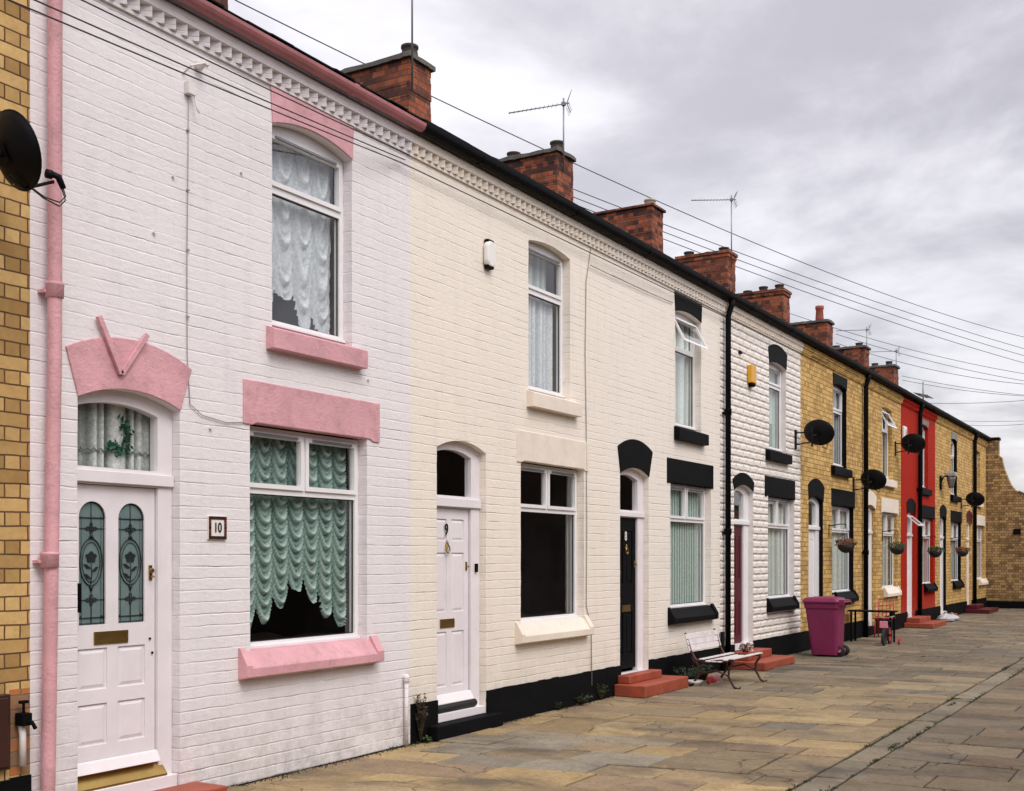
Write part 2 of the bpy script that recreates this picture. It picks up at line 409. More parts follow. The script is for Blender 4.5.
# ------------------------------------------------------------------ house building blocks
FY = .10   # how deep the joinery sits behind the brick face
def window(h, x0, x1, z0, zs, rise, kind, fm='white', curtain=None, open_sash=False, trans=None, stack=None):
    """h: parent house; kind 'cross' = two small lights over one big, 'pair' = one over one"""
    fw = .055; y = FY
    top = lambda d: arch(x0+d, x1-d, z0+d, zs-d*(1 if rise else 1), rise*.92 if rise else 0)
    zt = trans if trans else z0+(zs-z0)*.74
    mb = MB()
    outer = arch(x0+.002, x1-.002, z0, zs-.002, rise) if rise else rect(x0+.002, x1-.002, z0, zs-.002)
    holes = []; lights = []
    if kind == 'cross':
        xm = (x0+x1)/2
        lights = [(x0+fw, x1-fw, z0+fw, zt-.03), (x0+fw, xm-.025, zt+.03, zs-fw), (xm+.025, x1-fw, zt+.03, zs-fw)]
    else:
        lights = [(x0+fw, x1-fw, z0+fw, zt-.035), (x0+fw, x1-fw, zt+.035, zs-.05)]
    for i, l in enumerate(lights):
        holes.append(rect(*l))
    plate(mb, outer, holes, y, y+.06)
    # thin shadow groove / proud bead round each light
    w = mb.build('window', fm, h, .003)
    zsill = z0
    b = MB().box(x0+.004, x1-.004, y-.028, y-.001, z0+.004, z0+.028)
    b.build('window_sill', fm, w, .003)
    for i, l in enumerate(lights):
        casement = (i >= 1)
        if casement:
            s = MB(); d = .038
            hl = rect(l[0]-.012, l[1]+.012, l[2]-.012, l[3]+.012)
            hi = rect(l[0]+d-.012, l[1]-d+.012, l[2]+d-.012, l[3]-d+.012)
            plate(s, hl, [hi], y-.018, y+.03)
            g = MB(); g.add([(p[0], y+.012, p[1]) for p in hi], [tuple(range(len(hi)))])
            if open_sash and i == 1:
                so = s.build('sash', fm, w, .003); go = g.build('pane', 'glass', w)
                a = R(27); zt_ = l[3]+.01
                for o in (so, go):
                    for vv in o.data.vertices:
                        dz = (vv.co.z) - zt_; dy = vv.co.y + parent_world(w).y*0 - y
                        vv.co.z = zt_ + dz*math.cos(a) + dy*math.sin(a); vv.co.y = y - .03 + dz*math.sin(a)*1.0 + dy*math.cos(a)
                continue
            s.build('sash', fm, w, .003); g.build('pane', 'glass', w)
            v = MB().box(l[0]+.07, l[1]-.07, y-.030, y-.0185, l[3]-.018, l[3]+.004)
            v.build('trickle_vent', 'metal', w, .002)
        else:
            g = MB().add([(l[0]-.01,y+.03,l[2]-.01),(l[1]+.01,y+.03,l[2]-.01),(l[1]+.01,y+.03,l[3]+.01),(l[0]-.01,y+.03,l[3]+.01)], [(0,1,2,3)])
            g.build('pane', 'glass', w)
            # black rubber gasket round the fixed pane
            gk = MB(); plate(gk, rect(l[0]+.001,l[1]-.001,l[2]+.001,l[3]-.001), [rect(l[0]+.008,l[1]-.008,l[2]+.008,l[3]-.008)], y+.018, y+.029)
            gk.build('gasket', 'rubber', w)
    if curtain: curtain(w, h, x0, x1, z0, zs+rise, zt)
    return w

def low_sill(h, x0, x1, mat, zt=1.06, stools=True):
    mb = MB()
    mb.prism([(.12,zt),(-.004,zt-.012),(-.095,zt-.135),(-.10,zt-.145),(-.10,zt-.215),(.0,zt-.235),(.12,zt-.235)], 'x', x0, x1)
    if stools:
        for a, b in ((x0, x0+.055), (x1-.09, x1)):
            mb.prism([(.0,zt+.02),(-.02,zt+.02),(-.105,zt-.12),(-.105,zt-.213),(.0,zt-.233)], 'x', a-.002, b+.002)
    return mb.build('sill', mat, h, .006)
def up_sill(h, x0, x1, mat, zt=3.66):
    mb = MB(); mb.prism([(.12,zt+.05),(0,zt+.03),(-.085,zt),(-.09,zt-.005),(-.09,zt-.16),(0,zt-.165),(.12,zt-.165)], 'x', x0, x1)
    return mb.build('sill', mat, h, .006)
def low_lintel(h, x0, x1, mat, z0=2.86, z1=3.22, proud=.014):
    mb = MB(); c = .02
    pts = [(x0,z0),(x0,z1),(x1,z1),(x1,z0),(x1-.10,z0),(x1-.15,z0+c),(x0+.15,z0+c),(x0+.10,z0)]
    mb.prism([(p[0],p[1]) for p in pts], 'y', -proud, .1)
    return mb.build('lintel', mat, h, .008)
def arch_lintel(h, x0, x1, zs, rise, xo0, xo1, zo, orise, mat, proud=.014, name='arch'):
    inner = arc(x0,x1,zs,rise,16); outer = arc(xo0,xo1,zo,orise,16)
    poly = inner + outer[::-1]
    mb = MB(); vs = []; n = 17
    for y in (-proud, -.0005):
        vs += [(p[0]+0,y,p[1]) for p in inner] + [(p[0],y,p[1]) for p in outer]
    fs = []
    for i in range(16):
        fs += [(i,i+1,n+i+1,n+i), (2*n+i,2*n+i+1,3*n+i+1,3*n+i), (i,i+1,2*n+i+1,2*n+i), (n+i,n+i+1,3*n+i+1,3*n+i)]
    fs += [(0,n,3*n,2*n), (n-1,2*n-1,4*n-1,3*n-1)]
    mb.add(vs, fs); return mb.build(name, mat, h, .006)
def cornice(h, x0, x1, mat, teeth_mat=None, z=5.69):
    mb = MB(); p = .112; n = int((x1-x0)/p); p = (x1-x0)/n; d = p/2
    for i in range(n):
        a = x0+i*p
        dz = random.uniform(-.002,.002); dd = d+random.uniform(-.003,.003)
        mb.prism([(a+.002,-.002),(a+p/2,-dd-.004),(a+p-.002,-.002)], 'z', z+dz, z+.083)
    mb.box(x0+.001, x1-.001, -.066, .0, z+.083, z+.165)
    mb.box(x0+.001, x1-.001, -.022, .0, z-.03, z-.004)
    return mb.build('cornice', mat, h)
def gutter(h, x0, x1, mat, z=5.86):
    mb = MB(); prof = []
    for k in range(9):
        a = math.pi + math.pi*k/8; prof.append((-.135+.062*math.cos(a), z+.075+.07*math.sin(a)))
    prof += [(-.135+.055, z+.078), (-.135-.055, z+.078)]
    mb.prism(prof, 'x', x0, x1)
    L = x1-x0; n = max(1, int(L/1.9))
    for k in range(n):
        xx = x0 + L*(k+.5)/n; pr = [(q[0]*1.0+(-.004 if q[0] < -.135 else .004), q[1]-.004) for q in prof[:9]] + [(-.135+.066, z+.082), (-.135-.066, z+.082)]
        mb.prism(pr, 'x', xx-.03, xx+.03)
    if mat == 'black': mb.box(x0, x1, -.19, -.02, z+.078, z+.118)
    return mb.build('gutter', mat, h, .002)
def roof(h, x0, x1, seed):
    rg = random.Random(seed); mb = MB()
    z0, y0, y1 = 5.975, -.165, 4.0; sl = .50
    ze = lambda y: z0+(y-y0)*sl
    # slates: first courses as real pieces, the rest as lapped strips
    rows = 17; course = (y1-y0)/rows
    for r_ in range(rows):
        a = y0+r_*course; b = a+course+.05
        if r_ < 3:
            n = int((x1-x0)/.26); w = (x1-x0)/n; off = (r_%2)*w/2
            for k in range(n+1):
                xa = max(x0, x0+k*w-off+.003); xb = min(x1, x0+(k+1)*w-off-.003)
                if xb-xa < .02: continue
                j = rg.uniform(-.012,.012); t_ = rg.uniform(0,.006)
                mb.add([(xa,a+j,ze(a)+.010+t_),(xb,a+j,ze(a)+.010+t_),(xb,b,ze(b)+.002),(xa,b,ze(b)+.002),(xa,a+j,ze(a)+.0),(xb,a+j,ze(a)+.0)], [(0,1,2,3),(4,5,1,0),(4,0,3),(5,2,1)])
        else:
            mb.add([(x0,a,ze(a)+.012),(x1,a,ze(a)+.012),(x1,b,ze(b)+.002),(x0,b,ze(b)+.002),(x0,a,ze(a)),(x1,a,ze(a))], [(0,1,2,3),(4,5,1,0)])
    zr = ze(y1)
    mb.add([(x0,y1+.03,zr+.02),(x1,y1+.03,zr+.02),(x1,8.2,zr-4.2*sl),(x0,8.2,zr-4.2*sl)], [(0,1,2,3)])
    mb.prism([(y1-.12,zr-.03),(y1+.0,zr+.07),(y1+.12,zr-.03)], 'x', x0, x1)
    mb.add([(x0,y0+.03,z0-.015),(x1,y0+.03,z0-.015),(x1,y1,zr-.02),(x0,y1,zr-.02)], [(0,1,2,3)])
    return mb.build('roof', 'slate', h)
def chimney(h, x0, x1, top, pots, y0=2.9, y1=4.15, cap=.09, capmat='concrete', zb=6.6):
    mb = MB(); rg = random.Random(int(x0*10))
    # brick stack, each course a slightly different size so the corners read as brickwork
    z = zb; rh = .085
    while z < top-cap-.001:
        z2 = min(z+rh, top-cap); j = rg.uniform(-.007,.007); k = rg.uniform(-.007,.007)
        if z2 > top-cap-.18: j -= .0
        mb.box(x0+j, x1-k, y0+k, y1-j, z, z2+.0)
        z = z2
    c = mb.build('chimney', 'redbrick', h)
    m2 = MB(); n = 9
    if capmat == 'redbrick':
        if cap > .06: m2.box(x0-.025, x1+.025, y0-.025, y1+.025, top-cap-.085, top-cap)
        m2.box(x0-.05, x1+.05, y0-.05, y1+.05, top-cap, top-.001)
    # rough slab: a lumpy grid box
    else:
        nx, ny = 6, 14; top_ = []; 
        for j in range(ny+1):
            for i in range(nx+1):
                ed = (i in (0,nx)) or (j in (0,ny))
                top_.append((x0-.05+(x1-x0+.10)*i/nx+rg.uniform(-.01,.01)*ed, y0-.05+(y1-y0+.10)*j/ny+rg.uniform(-.012,.012)*ed, top+rg.uniform(-.012,.008)-(.018 if ed else 0)))
        bot_ = [(p[0], p[1], top-cap+rg.uniform(-.006,.004)) for p in top_]; N_ = len(top_); W_ = nx+1
        fs = [(j*W_+i, j*W_+i+1, (j+1)*W_+i+1, (j+1)*W_+i) for j in range(ny) for i in range(nx)]
        rim = [i for i in range(W_)] + [j*W_+nx for j in range(1,ny+1)] + [ny*W_+i for i in range(nx-1,-1,-1)] + [j*W_ for j in range(ny-1,0,-1)]
        m2.add(top_+bot_, fs + [tuple(N_+k for k in f) for f in fs] + [(rim[k], rim[(k+1)%len(rim)], N_+rim[(k+1)%len(rim)], N_+rim[k]) for k in range(len(rim))])
    co = m2.build('chimney_cap', capmat, c, .006)
    for (fx, fy, hh, mt) in pots:
        cx = x0+(x1-x0)*fx; cy = y0+(y1-y0)*fy
        p = MB(); p.lathe([(.125,top-.02),(.12,top+hh*.2),(.105,top+hh*.75),(.125,top+hh*.8),(.125,top+hh),(.085,top+hh),(.08,top+hh-.05)], cx, cy, 18)
        p.build('chimney_pot', mt, c)
    return c
def pipe(h, pts, r, mat, collars=()):
    mb = MB(); mb.tube(pts, r, 14)
    for (x, y, z) in collars:
        mb.lathe([(r*1.05,z-.05),(r*1.28,z-.045),(r*1.28,z+.03),(r*1.35,z+.035),(r*1.35,z+.05),(r,z+.052)], x, y, 14)
        mb.box(x-r-.03, x+r+.03, y+.01, 0.0, z-.02, z+.0)
    return mb.build('downpipe', mat, h)

def panel_leaf(mb, x0, x1, z0, z1, y, panels, glazed=()):
    holes = [rect(*p) for p in panels] + [g for g in glazed]
    plate(mb, rect(x0,x1,z0,z1), holes, y, y+.045, back=False)
    for (a,b,c,d) in panels:
        mb.add([(a,y+.013,c),(b,y+.013,c),(b,y+.013,d),(a,y+.013,d)], [(0,1,2,3)])
        i = .035
        if b-a > .1:
            vs = [(a+.012,y+.0125,c+.012),(b-.012,y+.0125,c+.012),(b-.012,y+.0125,d-.012),(a+.012,y+.0125,d-.012),
                  (a+i,y+.004,c+i),(b-i,y+.004,c+i),(b-i,y+.004,d-i),(a+i,y+.004,d-i)]
            mb.add(vs, [(0,1,5,4),(1,2,6,5),(2,3,7,6),(3,0,4,7),(4,5,6,7)])
def text_mesh(name, body, size, loc, mat, parent, bold=0.0):
    cu = bpy.data.curves.new(name, 'FONT'); cu.body = body; cu.size = size; cu.extrude = .002; cu.offset = bold; cu.align_x = 'CENTER'; cu.align_y = 'CENTER'
    to = bpy.data.objects.new(name, cu); C.objects.link(to)
    dg = bpy.context.evaluated_depsgraph_get(); dg.update()
    me = bpy.data.meshes.new_from_object(to.evaluated_get(dg)); bpy.data.objects.remove(to)
    me.materials.clear(); me.materials.append(M[mat])
    off = parent_world(parent)
    me.transform(Matrix.Translation(Vector(loc)-off) @ Matrix.Rotation(R(90), 4, 'X') @ Matrix.Diagonal((.8,1,1,1)))
    o = bpy.data.objects.new(name, me); C.objects.link(o); o.parent = parent; return o

def door_frame(h, ox0, ox1, z0, zs, rise, lx0, lx1, ztop, zlite, mat='whitepaint', curtain=None):
    """frame round the leaf with a fanlight above; ztop = top of the leaf, zlite = bottom of the fanlight glass"""
    y = FY-.02; mb = MB()
    hole1 = rect(lx0, lx1, z0+.001, ztop)
    fan = arch(lx0+.005, lx1-.005, zlite, zs-.058, rise*.65)
    outer = arch(ox0+.002, ox1-.002, z0, zs-.002, rise)
    # leaf opening touches the bottom: build as jambs + head
    mb.box(ox0+.002, lx0, y, y+.08, z0, ztop); mb.box(lx1, ox1-.002, y, y+.08, z0, ztop)
    plate(mb, arch(ox0+.002, ox1-.002, ztop, zs-.002, rise), [fan], y, y+.08)
    mb.box(ox0+.004, ox1-.004, y-.025, y-.001, ztop+.012, zlite-.025)
    o = mb.build('door_frame', mat, h, .004)
    g = MB().add([(p[0], y+.04, p[1]) for p in fan], [tuple(range(len(fan)))]); g.build('fanlight', 'glass', o)
    return o

def make_wall(h, x0, x1, openings, mat, reveal=None, zt=5.95, plinth=None, chimney_side=False):
    mb = MB(); outer = rect(x0, x1, 0.0, zt)
    plate(mb, outer, openings, 0.0, .163, 0, 1, back=False)
    # side, rear walls of the house body
    mb.add([(x0+.004,.0,0),(x0+.004,8.0,0),(x0+.004,8.0,6.0),(x0+.004,4.0,7.9),(x0+.004,.0,5.9)], [(0,1,2,3,4)], 2)
    mb.add([(x1-.004,.0,0),(x1-.004,8.0,0),(x1-.004,8.0,6.0),(x1-.004,4.0,7.9),(x1-.004,.0,5.9)], [(0,1,2,3,4)], 2)
    mb.add([(x0,8.0,0),(x1,8.0,0),(x1,8.0,6.0),(x0,8.0,6.0)], [(0,1,2,3)], 2)
    w = mb.build('wall', [mat, reveal or mat, 'yellow'], h)
    # dark rooms behind the openings
    r = MB(); y0, y1 = .17, 3.2
    for (a, b) in ((.05, 3.35), (3.5, 5.8)):
        r.add([(x0+.02,y1,a),(x1-.02,y1,a),(x1-.02,y1,b),(x0+.02,y1,b)], [(0,1,2,3)])
        r.add([(x0+.02,y0,a),(x1-.02,y0,a),(x1-.02,y1,a),(x0+.02,y1,a)], [(0,1,2,3)])
        r.add([(x0+.02,y0,b),(x1-.02,y0,b),(x1-.02,y1,b),(x0+.02,y1,b)], [(0,1,2,3)])
        r.add([(x0+.02,y0,a),(x0+.02,y1,a),(x0+.02,y1,b),(x0+.02,y0,b)], [(0,1,2,3)])
        r.add([(x1-.02,y0,a),(x1-.02,y1,a),(x1-.02,y1,b),(x1-.02,y0,b)], [(0,1,2,3)])
    r.build('interior', 'interior', h)
    return w
def plinth(h, segs, z=.38, mat='blackmat', wl=None):
    for a, b in segs:
        mb = MB(); n = max(2, int((b-a)/.15)); 
        for i in range(n):
            xa = a+(b-a)*i/n; xb = a+(b-a)*(i+1)/n
            za, zb = z+random.uniform(-.006,.006), z+random.uniform(-.006,.006)
            mb.add([(xa,-.018,0),(xb,-.018,0),(xb,-.018,zb),(xa,-.018,zb if i==0 else za),(xa,.003,0),(xb,.003,0),(xb,.003,zb),(xa,.003,zb)], [(0,1,2,3),(3,2,6,7)] + ([(0,3,7,4)] if i==0 else []) + ([(1,5,6,2)] if i==n-1 else []))
        mb.build('plinth', mat, h)

def cable_on_wall(h, pts, r=.004, mat='gcable', name='cable'):
    mb = MB(); mb.tube(pts, r, 6); return mb.build(name, mat, h)

# curtains factories
def ext(x1): return min(.031*x1, .95)
def cur_festoon(w, h, x0, x1, z0, z1, zt):
    prof = [.07,.09,.16,.24,.18,.10,.05]
    hang(festoon(x0+.10, x1-.02, z0+.02, z1, .225, 7, prof, .045, 15), 'net_curtain', 'netgreen', w)
def cur_lace(w, h, x0, x1, z0, z1, zt):
    hang(festoon(x0+.02, x1-.03, z0, z1, .225, 4, [.05,.17,.04,.02], .035, 6), 'net_curtain', 'lace', w)
def cur_side(frac, mat='drape', full=False, n=None, yy=.195):
    def f(w, h, x0, x1, z0, z1, zt):
        e = ext(x1)
        if full: hang(folds(x0+.01, x1+e, z0+.02, z1, yy, n or 8, .016), 'curtain', mat, w)
        else: hang(folds(x1+e-(x1-x0)*frac-.1, x1+e-.05, z0+.02, z1, yy, max(2, n or 3), .016), 'curtain', mat, w)
    return f
def cur_left(w, h, x0, x1, z0, z1, zt):
    hang(folds(x0+.01, x1-.10, z0+.02, zt+.02, .195, 7, .010, irr=1.5), 'net_curtain', 'lace', w)
    hang(folds(x0+.01, x1-.06, zt+.03, z1, .30, 6, .010), 'curtain', 'drape', w)
def cur_vertical(w, h, x0, x1, z0, z1, zt):
    mb = MB(); n = 22; x1 += ext(x1)
    for i in range(n):
        a = x0+.03+(x1-x0-.05)*i/n; d_ = (x1-x0)/n; mb.add([(a,.182,z0+.03),(a+d_*1.05,.190,z0+.03),(a+d_*1.05,.190,z1),(a,.182,z1)], [(0,1,2,3)])
    mb.build('blind', 'blind', w)

HOUSES = {}
def house(num, x0, x1, wall, label, door, win, up, opt):
    """door=(ox0,ox1,leaf x0,x1,style); win=(x0,x1,lintel x0,x1,sill x0,x1); up=(x0,x1,sill x0,x1)"""
    h = thing('terraced_house', (x0,0,0), label, 'house', 'terraced houses down the left side of the street'); HOUSES[num] = h
    dz0, dzs, dr = opt.get('door_z', (.10, 2.90, .095))
    uz0, uzs, ur = 3.69, opt.get('uzs', 5.36), (.085 if num == 10 else .055)
    rev = opt.get('reveal', wall)
    holes = [outline(door[0], door[1], dz0, dzs, dr, .003), outline(win[0], win[1], 1.02, 2.90, 0, .003), outline(up[0], up[1], uz0, uzs, ur, .003)]
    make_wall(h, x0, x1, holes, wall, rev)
    if opt.get('plinth', True):
        plinth(h, [(x0+.002, door[0]), (door[1], x1-.002)], .38)
    cornice(h, x0, x1, opt.get('cornice', wall)); gutter(h, x0, x1, opt.get('gutter', 'black')); roof(h, x0, x1, num)
    tm = opt.get('trim', 'black'); um = opt.get('utrim', tm)
    if opt.get('lintel', True): low_lintel(h, win[2], win[3], opt.get('ltrim', tm))
    low_sill(h, win[4], win[5], opt.get('strim', tm)); up_sill(h, up[2], up[3], opt.get('ustrim', um))
    ak = opt.get('arch')
    if ak: arch_lintel(h, door[0]+.001, door[1]-.001, dzs, dr, *ak, opt.get('atrim', tm))
    ul = opt.get('uparch')
    if ul: arch_lintel(h, up[0], up[1], uzs+.001, ur, *ul, opt.get('ultrim', um), name='lintel')
    zw = 1.04
    window(h, win[0], win[1], 1.05, 2.87 if opt.get('lintel',True) else 2.89, 0, opt.get('wk','cross'), opt.get('fm','white'), opt.get('cur'), trans=2.35)
    window(h, up[0], up[1], 3.72, uzs-.002, ur, 'pair', opt.get('fm','white'), opt.get('ucur'), opt.get('open', False), trans=4.87)
    return h

def leaf_parts(h, x0, x1, z0, z1, style, mat):
    y = FY+.01; W = x1-x0; mb = MB()
    if style == 'glazed':
        gl = [arch(x0+.078, x0+.078+.225, 1.325, 2.08, .11), arch(x1-.095-.235, x1-.095, 1.325, 2.08, .11)]
        pans = [(x0+.07,x0+.315,.87,1.16),(x1-.335,x1-.09,.87,1.16),(x0+.07,x0+.315,.48,.77),(x1-.335,x1-.09,.48,.77)]
        panel_leaf(mb, x0, x1, z0, z1, y, pans, gl)
        d = mb.build('door', mat, h, .002)
        for g in gl:
            gx0 = g[0][0]; gx1 = g[-1][0]
            p = MB().add([(q[0],y+.018,q[1]) for q in g], [tuple(range(len(g)))]); p.build('pane', 'leaded', d)
            # lead work
            l = MB(); yy = y+.013; cx = (gx0+gx1)/2; w = gx1-gx0
            def ln(*pts, r=.0035): l.tube([(a,yy,b) for a,b in pts], r, 6)
            ln((gx0+.006,1.33),(gx0+.006,2.10)); ln((gx1-.006,1.33),(gx1-.006,2.10)); ln((gx0+.03,1.33),(gx0+.03,2.09), r=.0015); ln((gx1-.03,1.33),(gx1-.03,2.09), r=.0015)
            ln((gx0,1.335),(gx1,1.335)); ln((gx0,1.375),(gx1,1.375)); ln((gx0,2.075),(gx1,2.075)); ln((cx,1.33),(cx,1.60)); ln((cx,1.94),(cx,2.19))
            for a in range(4): ln((gx0+.006,1.365),(gx0+.03,1.39)); ln((gx1-.006,1.365),(gx1-.03,1.39))
            l.tube([(q[0]*.96+cx*.04,yy,q[1]-.004) for q in g[1:-1]], .005, 6)
            ov = lambda rx, rz, cz: [(cx+rx*math.sin(t*math.pi/14), cz+rz*math.cos(t*math.pi/14)) for t in range(29)]
            ln(*ov(w*.42,.165,1.765), r=.004); ln(*ov(w*.33,.14,1.765), r=.0025)
            for s_ in (-1,1):
                ln((cx,1.765+s_*.165),(cx,1.765+s_*.20), r=.010)
                ln((cx,1.765+s_*.2),(cx-.025,1.765+s_*.155)); ln((cx,1.765+s_*.2),(cx+.025,1.765+s_*.155))
            for cz in (2.0, 1.50):       # quatrefoils
                for a in range(4):
                    an = a*math.pi/2; ux, uz = math.cos(an), math.sin(an); L_ = .052 if a%2==0 else .045
                    ln(*[(cx+ux*L_*t/6 - uz*.012*math.sin(t*math.pi/6), cz+uz*L_*t/6 + ux*.012*math.sin(t*math.pi/6)) for t in range(7)], r=.0028)
                    ln(*[(cx+ux*L_*t/6 + uz*.012*math.sin(t*math.pi/6), cz+uz*L_*t/6 - ux*.012*math.sin(t*math.pi/6)) for t in range(7)], r=.0028)
                ln((gx0,cz),(gx1,cz), r=.0025)
            # rose, stem and leaves
            pet = [(cx+(.042+.008*math.cos(5*t*math.pi/10))*math.sin(t*math.pi/10), 1.80+(.036+.006*math.cos(5*t*math.pi/10))*math.cos(t*math.pi/10)) for t in range(20)]
            l.prism(pet, 'y', yy-.003, yy+.003); ln((cx,1.78),(cx+.006,1.68),(cx-.004,1.61))
            for (lx,lz,dx,dz) in ((cx-.035,1.735,.03,-.012),(cx+.035,1.715,-.03,-.015),(cx-.03,1.665,.028,-.015)):
                l.prism([(lx-dx*.9,lz-dz*.9+.004),(lx-dx*.2,lz+.016),(lx+dx*1.1,lz+dz),(lx,lz-.014)], 'y', yy-.003, yy+.003)
            l.build('lead_work', 'lead', d)
        m = MB(); plate(m, rect(x0+.20,x0+.495,1.185,1.275), [rect(x0+.225,x0+.47,1.21,1.25)], y-.008, y+.01); m.box(x0+.222,x0+.473,y-.004,y+.001,1.207,1.253); m.build('letter_box', 'brass', d, .003)
        k = MB(); k.prism([(x1-.058,1.63),(x1-.058,1.74),(x1-.028,1.74),(x1-.028,1.63)], 'y', y-.008, y-.001); k.lathe([(.017,y-.03),(.02,y-.015),(.012,y-.007)], x1-.043, 1.70, 12, axis='y'); k.tube([(x1-.043,y-.02,1.66),(x1-.043,y-.045,1.655),(x1-.075,y-.05,1.65)], .006, 8); k.build('handle', 'brass', d, .002)
        for zz in (1.20, 1.095):
            MB().lathe([(.009,y-.012),(.007,y)], x1-.05 if zz>1.15 else x1-.028, zz, 10, axis='y').build('screw_hole', 'black', d)
    elif style == 'six':
        a0, a1 = x0+.085, x0+W*.5-.045; b0, b1 = x0+W*.5+.045, x1-.085
        pans = [(a,b,c,d_) for (a,b) in ((a0,a1),(b0,b1)) for (c,d_) in ((1.965,2.19),(1.235,1.845),(.47,1.035))]
        panel_leaf(mb, x0, x1, z0, z1, y, pans)
        d = mb.build('door', mat, h, .002)
    else:
        a0, a1 = x0+.1, x0+W*.5-.045; b0, b1 = x0+W*.5+.045, x1-.1
        pans = [(a,b,c,d_) for (a,b) in ((a0,a1),(b0,b1)) for (c,d_) in ((1.45,2.15),(.5,1.05))]
        panel_leaf(mb, x0, x1, z0, z1, y, pans)
        d = mb.build('door', mat, h, .002)
    return d
def knocker_set(d, x0, x1, y, num=None, nmat='rubber', lb='brass', lz=1.11, ncol=.1, xc=None):
    xc = xc if xc is not None else (x0+x1)/2
    m = MB(); plate(m, rect(xc-.12,xc+.14,lz-.045,lz+.045), [rect(xc-.10,xc+.12,lz-.022,lz+.022)], y-.008, y+.003); m.box(xc-.102,xc+.122,y-.004,y-.001,lz-.025,lz+.025); m.build('letter_box', lb, d, .002)
    k = MB(); k.tube([(xc,y-.01,1.97),(xc,y-.02,1.93)], .009, 8); ring = [(xc+.032*math.sin(t*math.pi/8), y-.022, 1.88+.04*math.cos(t*math.pi/8)) for t in range(17)]; k.tube(ring, .007, 8); k.lathe([(.02,y-.02),(.024,y)], xc, 1.92, 10, axis='y'); k.build('knocker', lb, d)
    l = MB(); l.box(x1-.058,x1-.03,y-.010,y-.001,1.66,1.75); l.tube([(x1-.044,y-.015,1.70),(x1-.044,y-.04,1.70)], .010, 8); l.build('handle', lb, d, .002)
    if num: text_mesh('house_number', num, .17, (xc-.01,y-.009,2.075), nmat, d, .002)

# ================================================================== the houses, from the left edge of the picture away down the street
# No. 11 : only its right edge is in the picture
h11 = house(11, .55, 4.72, 'yellow_near', 'yellow brick terraced house with dark joints cut off by the left edge of the photo', (.9,1.8,1.0,1.7,'six'), (2.50,4.00,2.40,4.14,2.30,4.08), (2.75,3.77,2.68,3.87), dict(trim='black', plinth=True, arch=(.80,1.92,3.22,.13), uparch=(2.72,3.80,5.64,.0)))
door_frame(h11, .9, 1.8, .10, 2.90, .095, .98, 1.70, 2.31, 2.42)
d = leaf_parts(h11, .985, 1.695, .28, 2.30, 'four', 'maroon')
MB().tube([(4.63,-.05,.46),(4.63,-.05,.66),(4.63,-.04,.72),(4.63,.0,.74)], .022, 12).build('waste_pipe', 'offwhite', h11)
t_ = MB(); t_.box(4.595,4.665,-.10,-.02,.72,.80); t_.tube([(4.63,-.06,.74),(4.64,-.13,.745),(4.66,-.14,.70)], .014, 8); t_.tube([(4.63,-.06,.80),(4.63,-.06,.86)], .010, 8); t_.box(4.60,4.66,-.075,-.045,.86,.88); t_.build('tap', 'black', h11, .006)
mc = MB(); mc.box(4.18,4.545,-.05,-.001,.45,.93); mc.box(4.20,4.525,-.062,-.0505,.47,.91); mc.build('meter_cabinet', m_plain('dark_brown_cabinet', (.045,.016,.012), .4, .2, .2), h11, .006)
dp = MB(); dp.box(4.57,4.715,-.004,-.001,.40,.95); dp.build('bare_patch', m_brick('orange_rough_brick', (.50,.17,.05), (.30,.20,.12), (.25,.18,.12), .35), h11)

# No. 10
h10 = house(10, 4.72, 8.88, 'lilac', 'lilac white painted terraced house with pink lintels, sills and gutter', (5.085,5.99,0,0,''), (6.723,8.218,6.642,8.395,6.592,8.340), (6.976,8.003,6.905,8.12),
  dict(trim='pink', plinth=False, gutter='pinkgut', arch=(4.985,6.10,3.215,.135), uparch=(6.95,8.02,5.655,.0), cur=cur_festoon, ucur=cur_lace, door_z=(.09,2.89,.095)))
door_frame(h10, 5.085, 5.99, .09, 2.89, .095, 5.10, 5.855, 2.31, 2.43)
d10 = leaf_parts(h10, 5.105, 5.848, .30, 2.305, 'glazed', 'whitepaint')
x = MB(); x.prism([(.115,.30),(.03,.20),(.03,.185),(.15,.185),(.15,.30)], 'x', 5.10, 5.90); x.prism([(.10,.378),(.08,.37),(.045,.30),(.045,.296),(.10,.296)], 'x', 5.105, 5.85, 1); x.build('threshold', ['brass','whitepaint'], h10, .004)
MB().box(5.09,5.985,.02,.2,.0,.184).build('door_step', 'whitepaint', h10, .006)
st = MB(); st.box(5.35,6.14,-.34,-.002,0,.105); st.build('step', 'tile', h10, .012)
for (ax, bx, az, bz) in ((5.235,5.425,3.46,3.085),(5.655,5.425,3.40,3.085)):   # the V nailed on the arch
    v = MB(); dx, dz = bx-ax, bz-az; L = math.hypot(dx,dz); nx, nz = -dz/L*.019, dx/L*.019
    v.prism([(ax-nx,az-nz),(ax+nx,az+nz),(bx+nx,bz+nz),(bx-nx,bz-nz)], 'y', -.045, -.016); v.build('batten', 'pink', h10, .003)
hang(folds(5.11, 5.96, 2.44, 3.0, .185, 7, .014, irr=2.4), 'net_curtain', 'voile', h10)
hem = MB(); hem.tube([(5.11+.80*i/40, .170+.012*math.sin(i*1.9), 2.56+.012*math.sin(i*2.2)) for i in range(41)], .006, 6); hem.build('curtain_gather', 'voile', h10)
orn = MB()
rgo = random.Random(4)
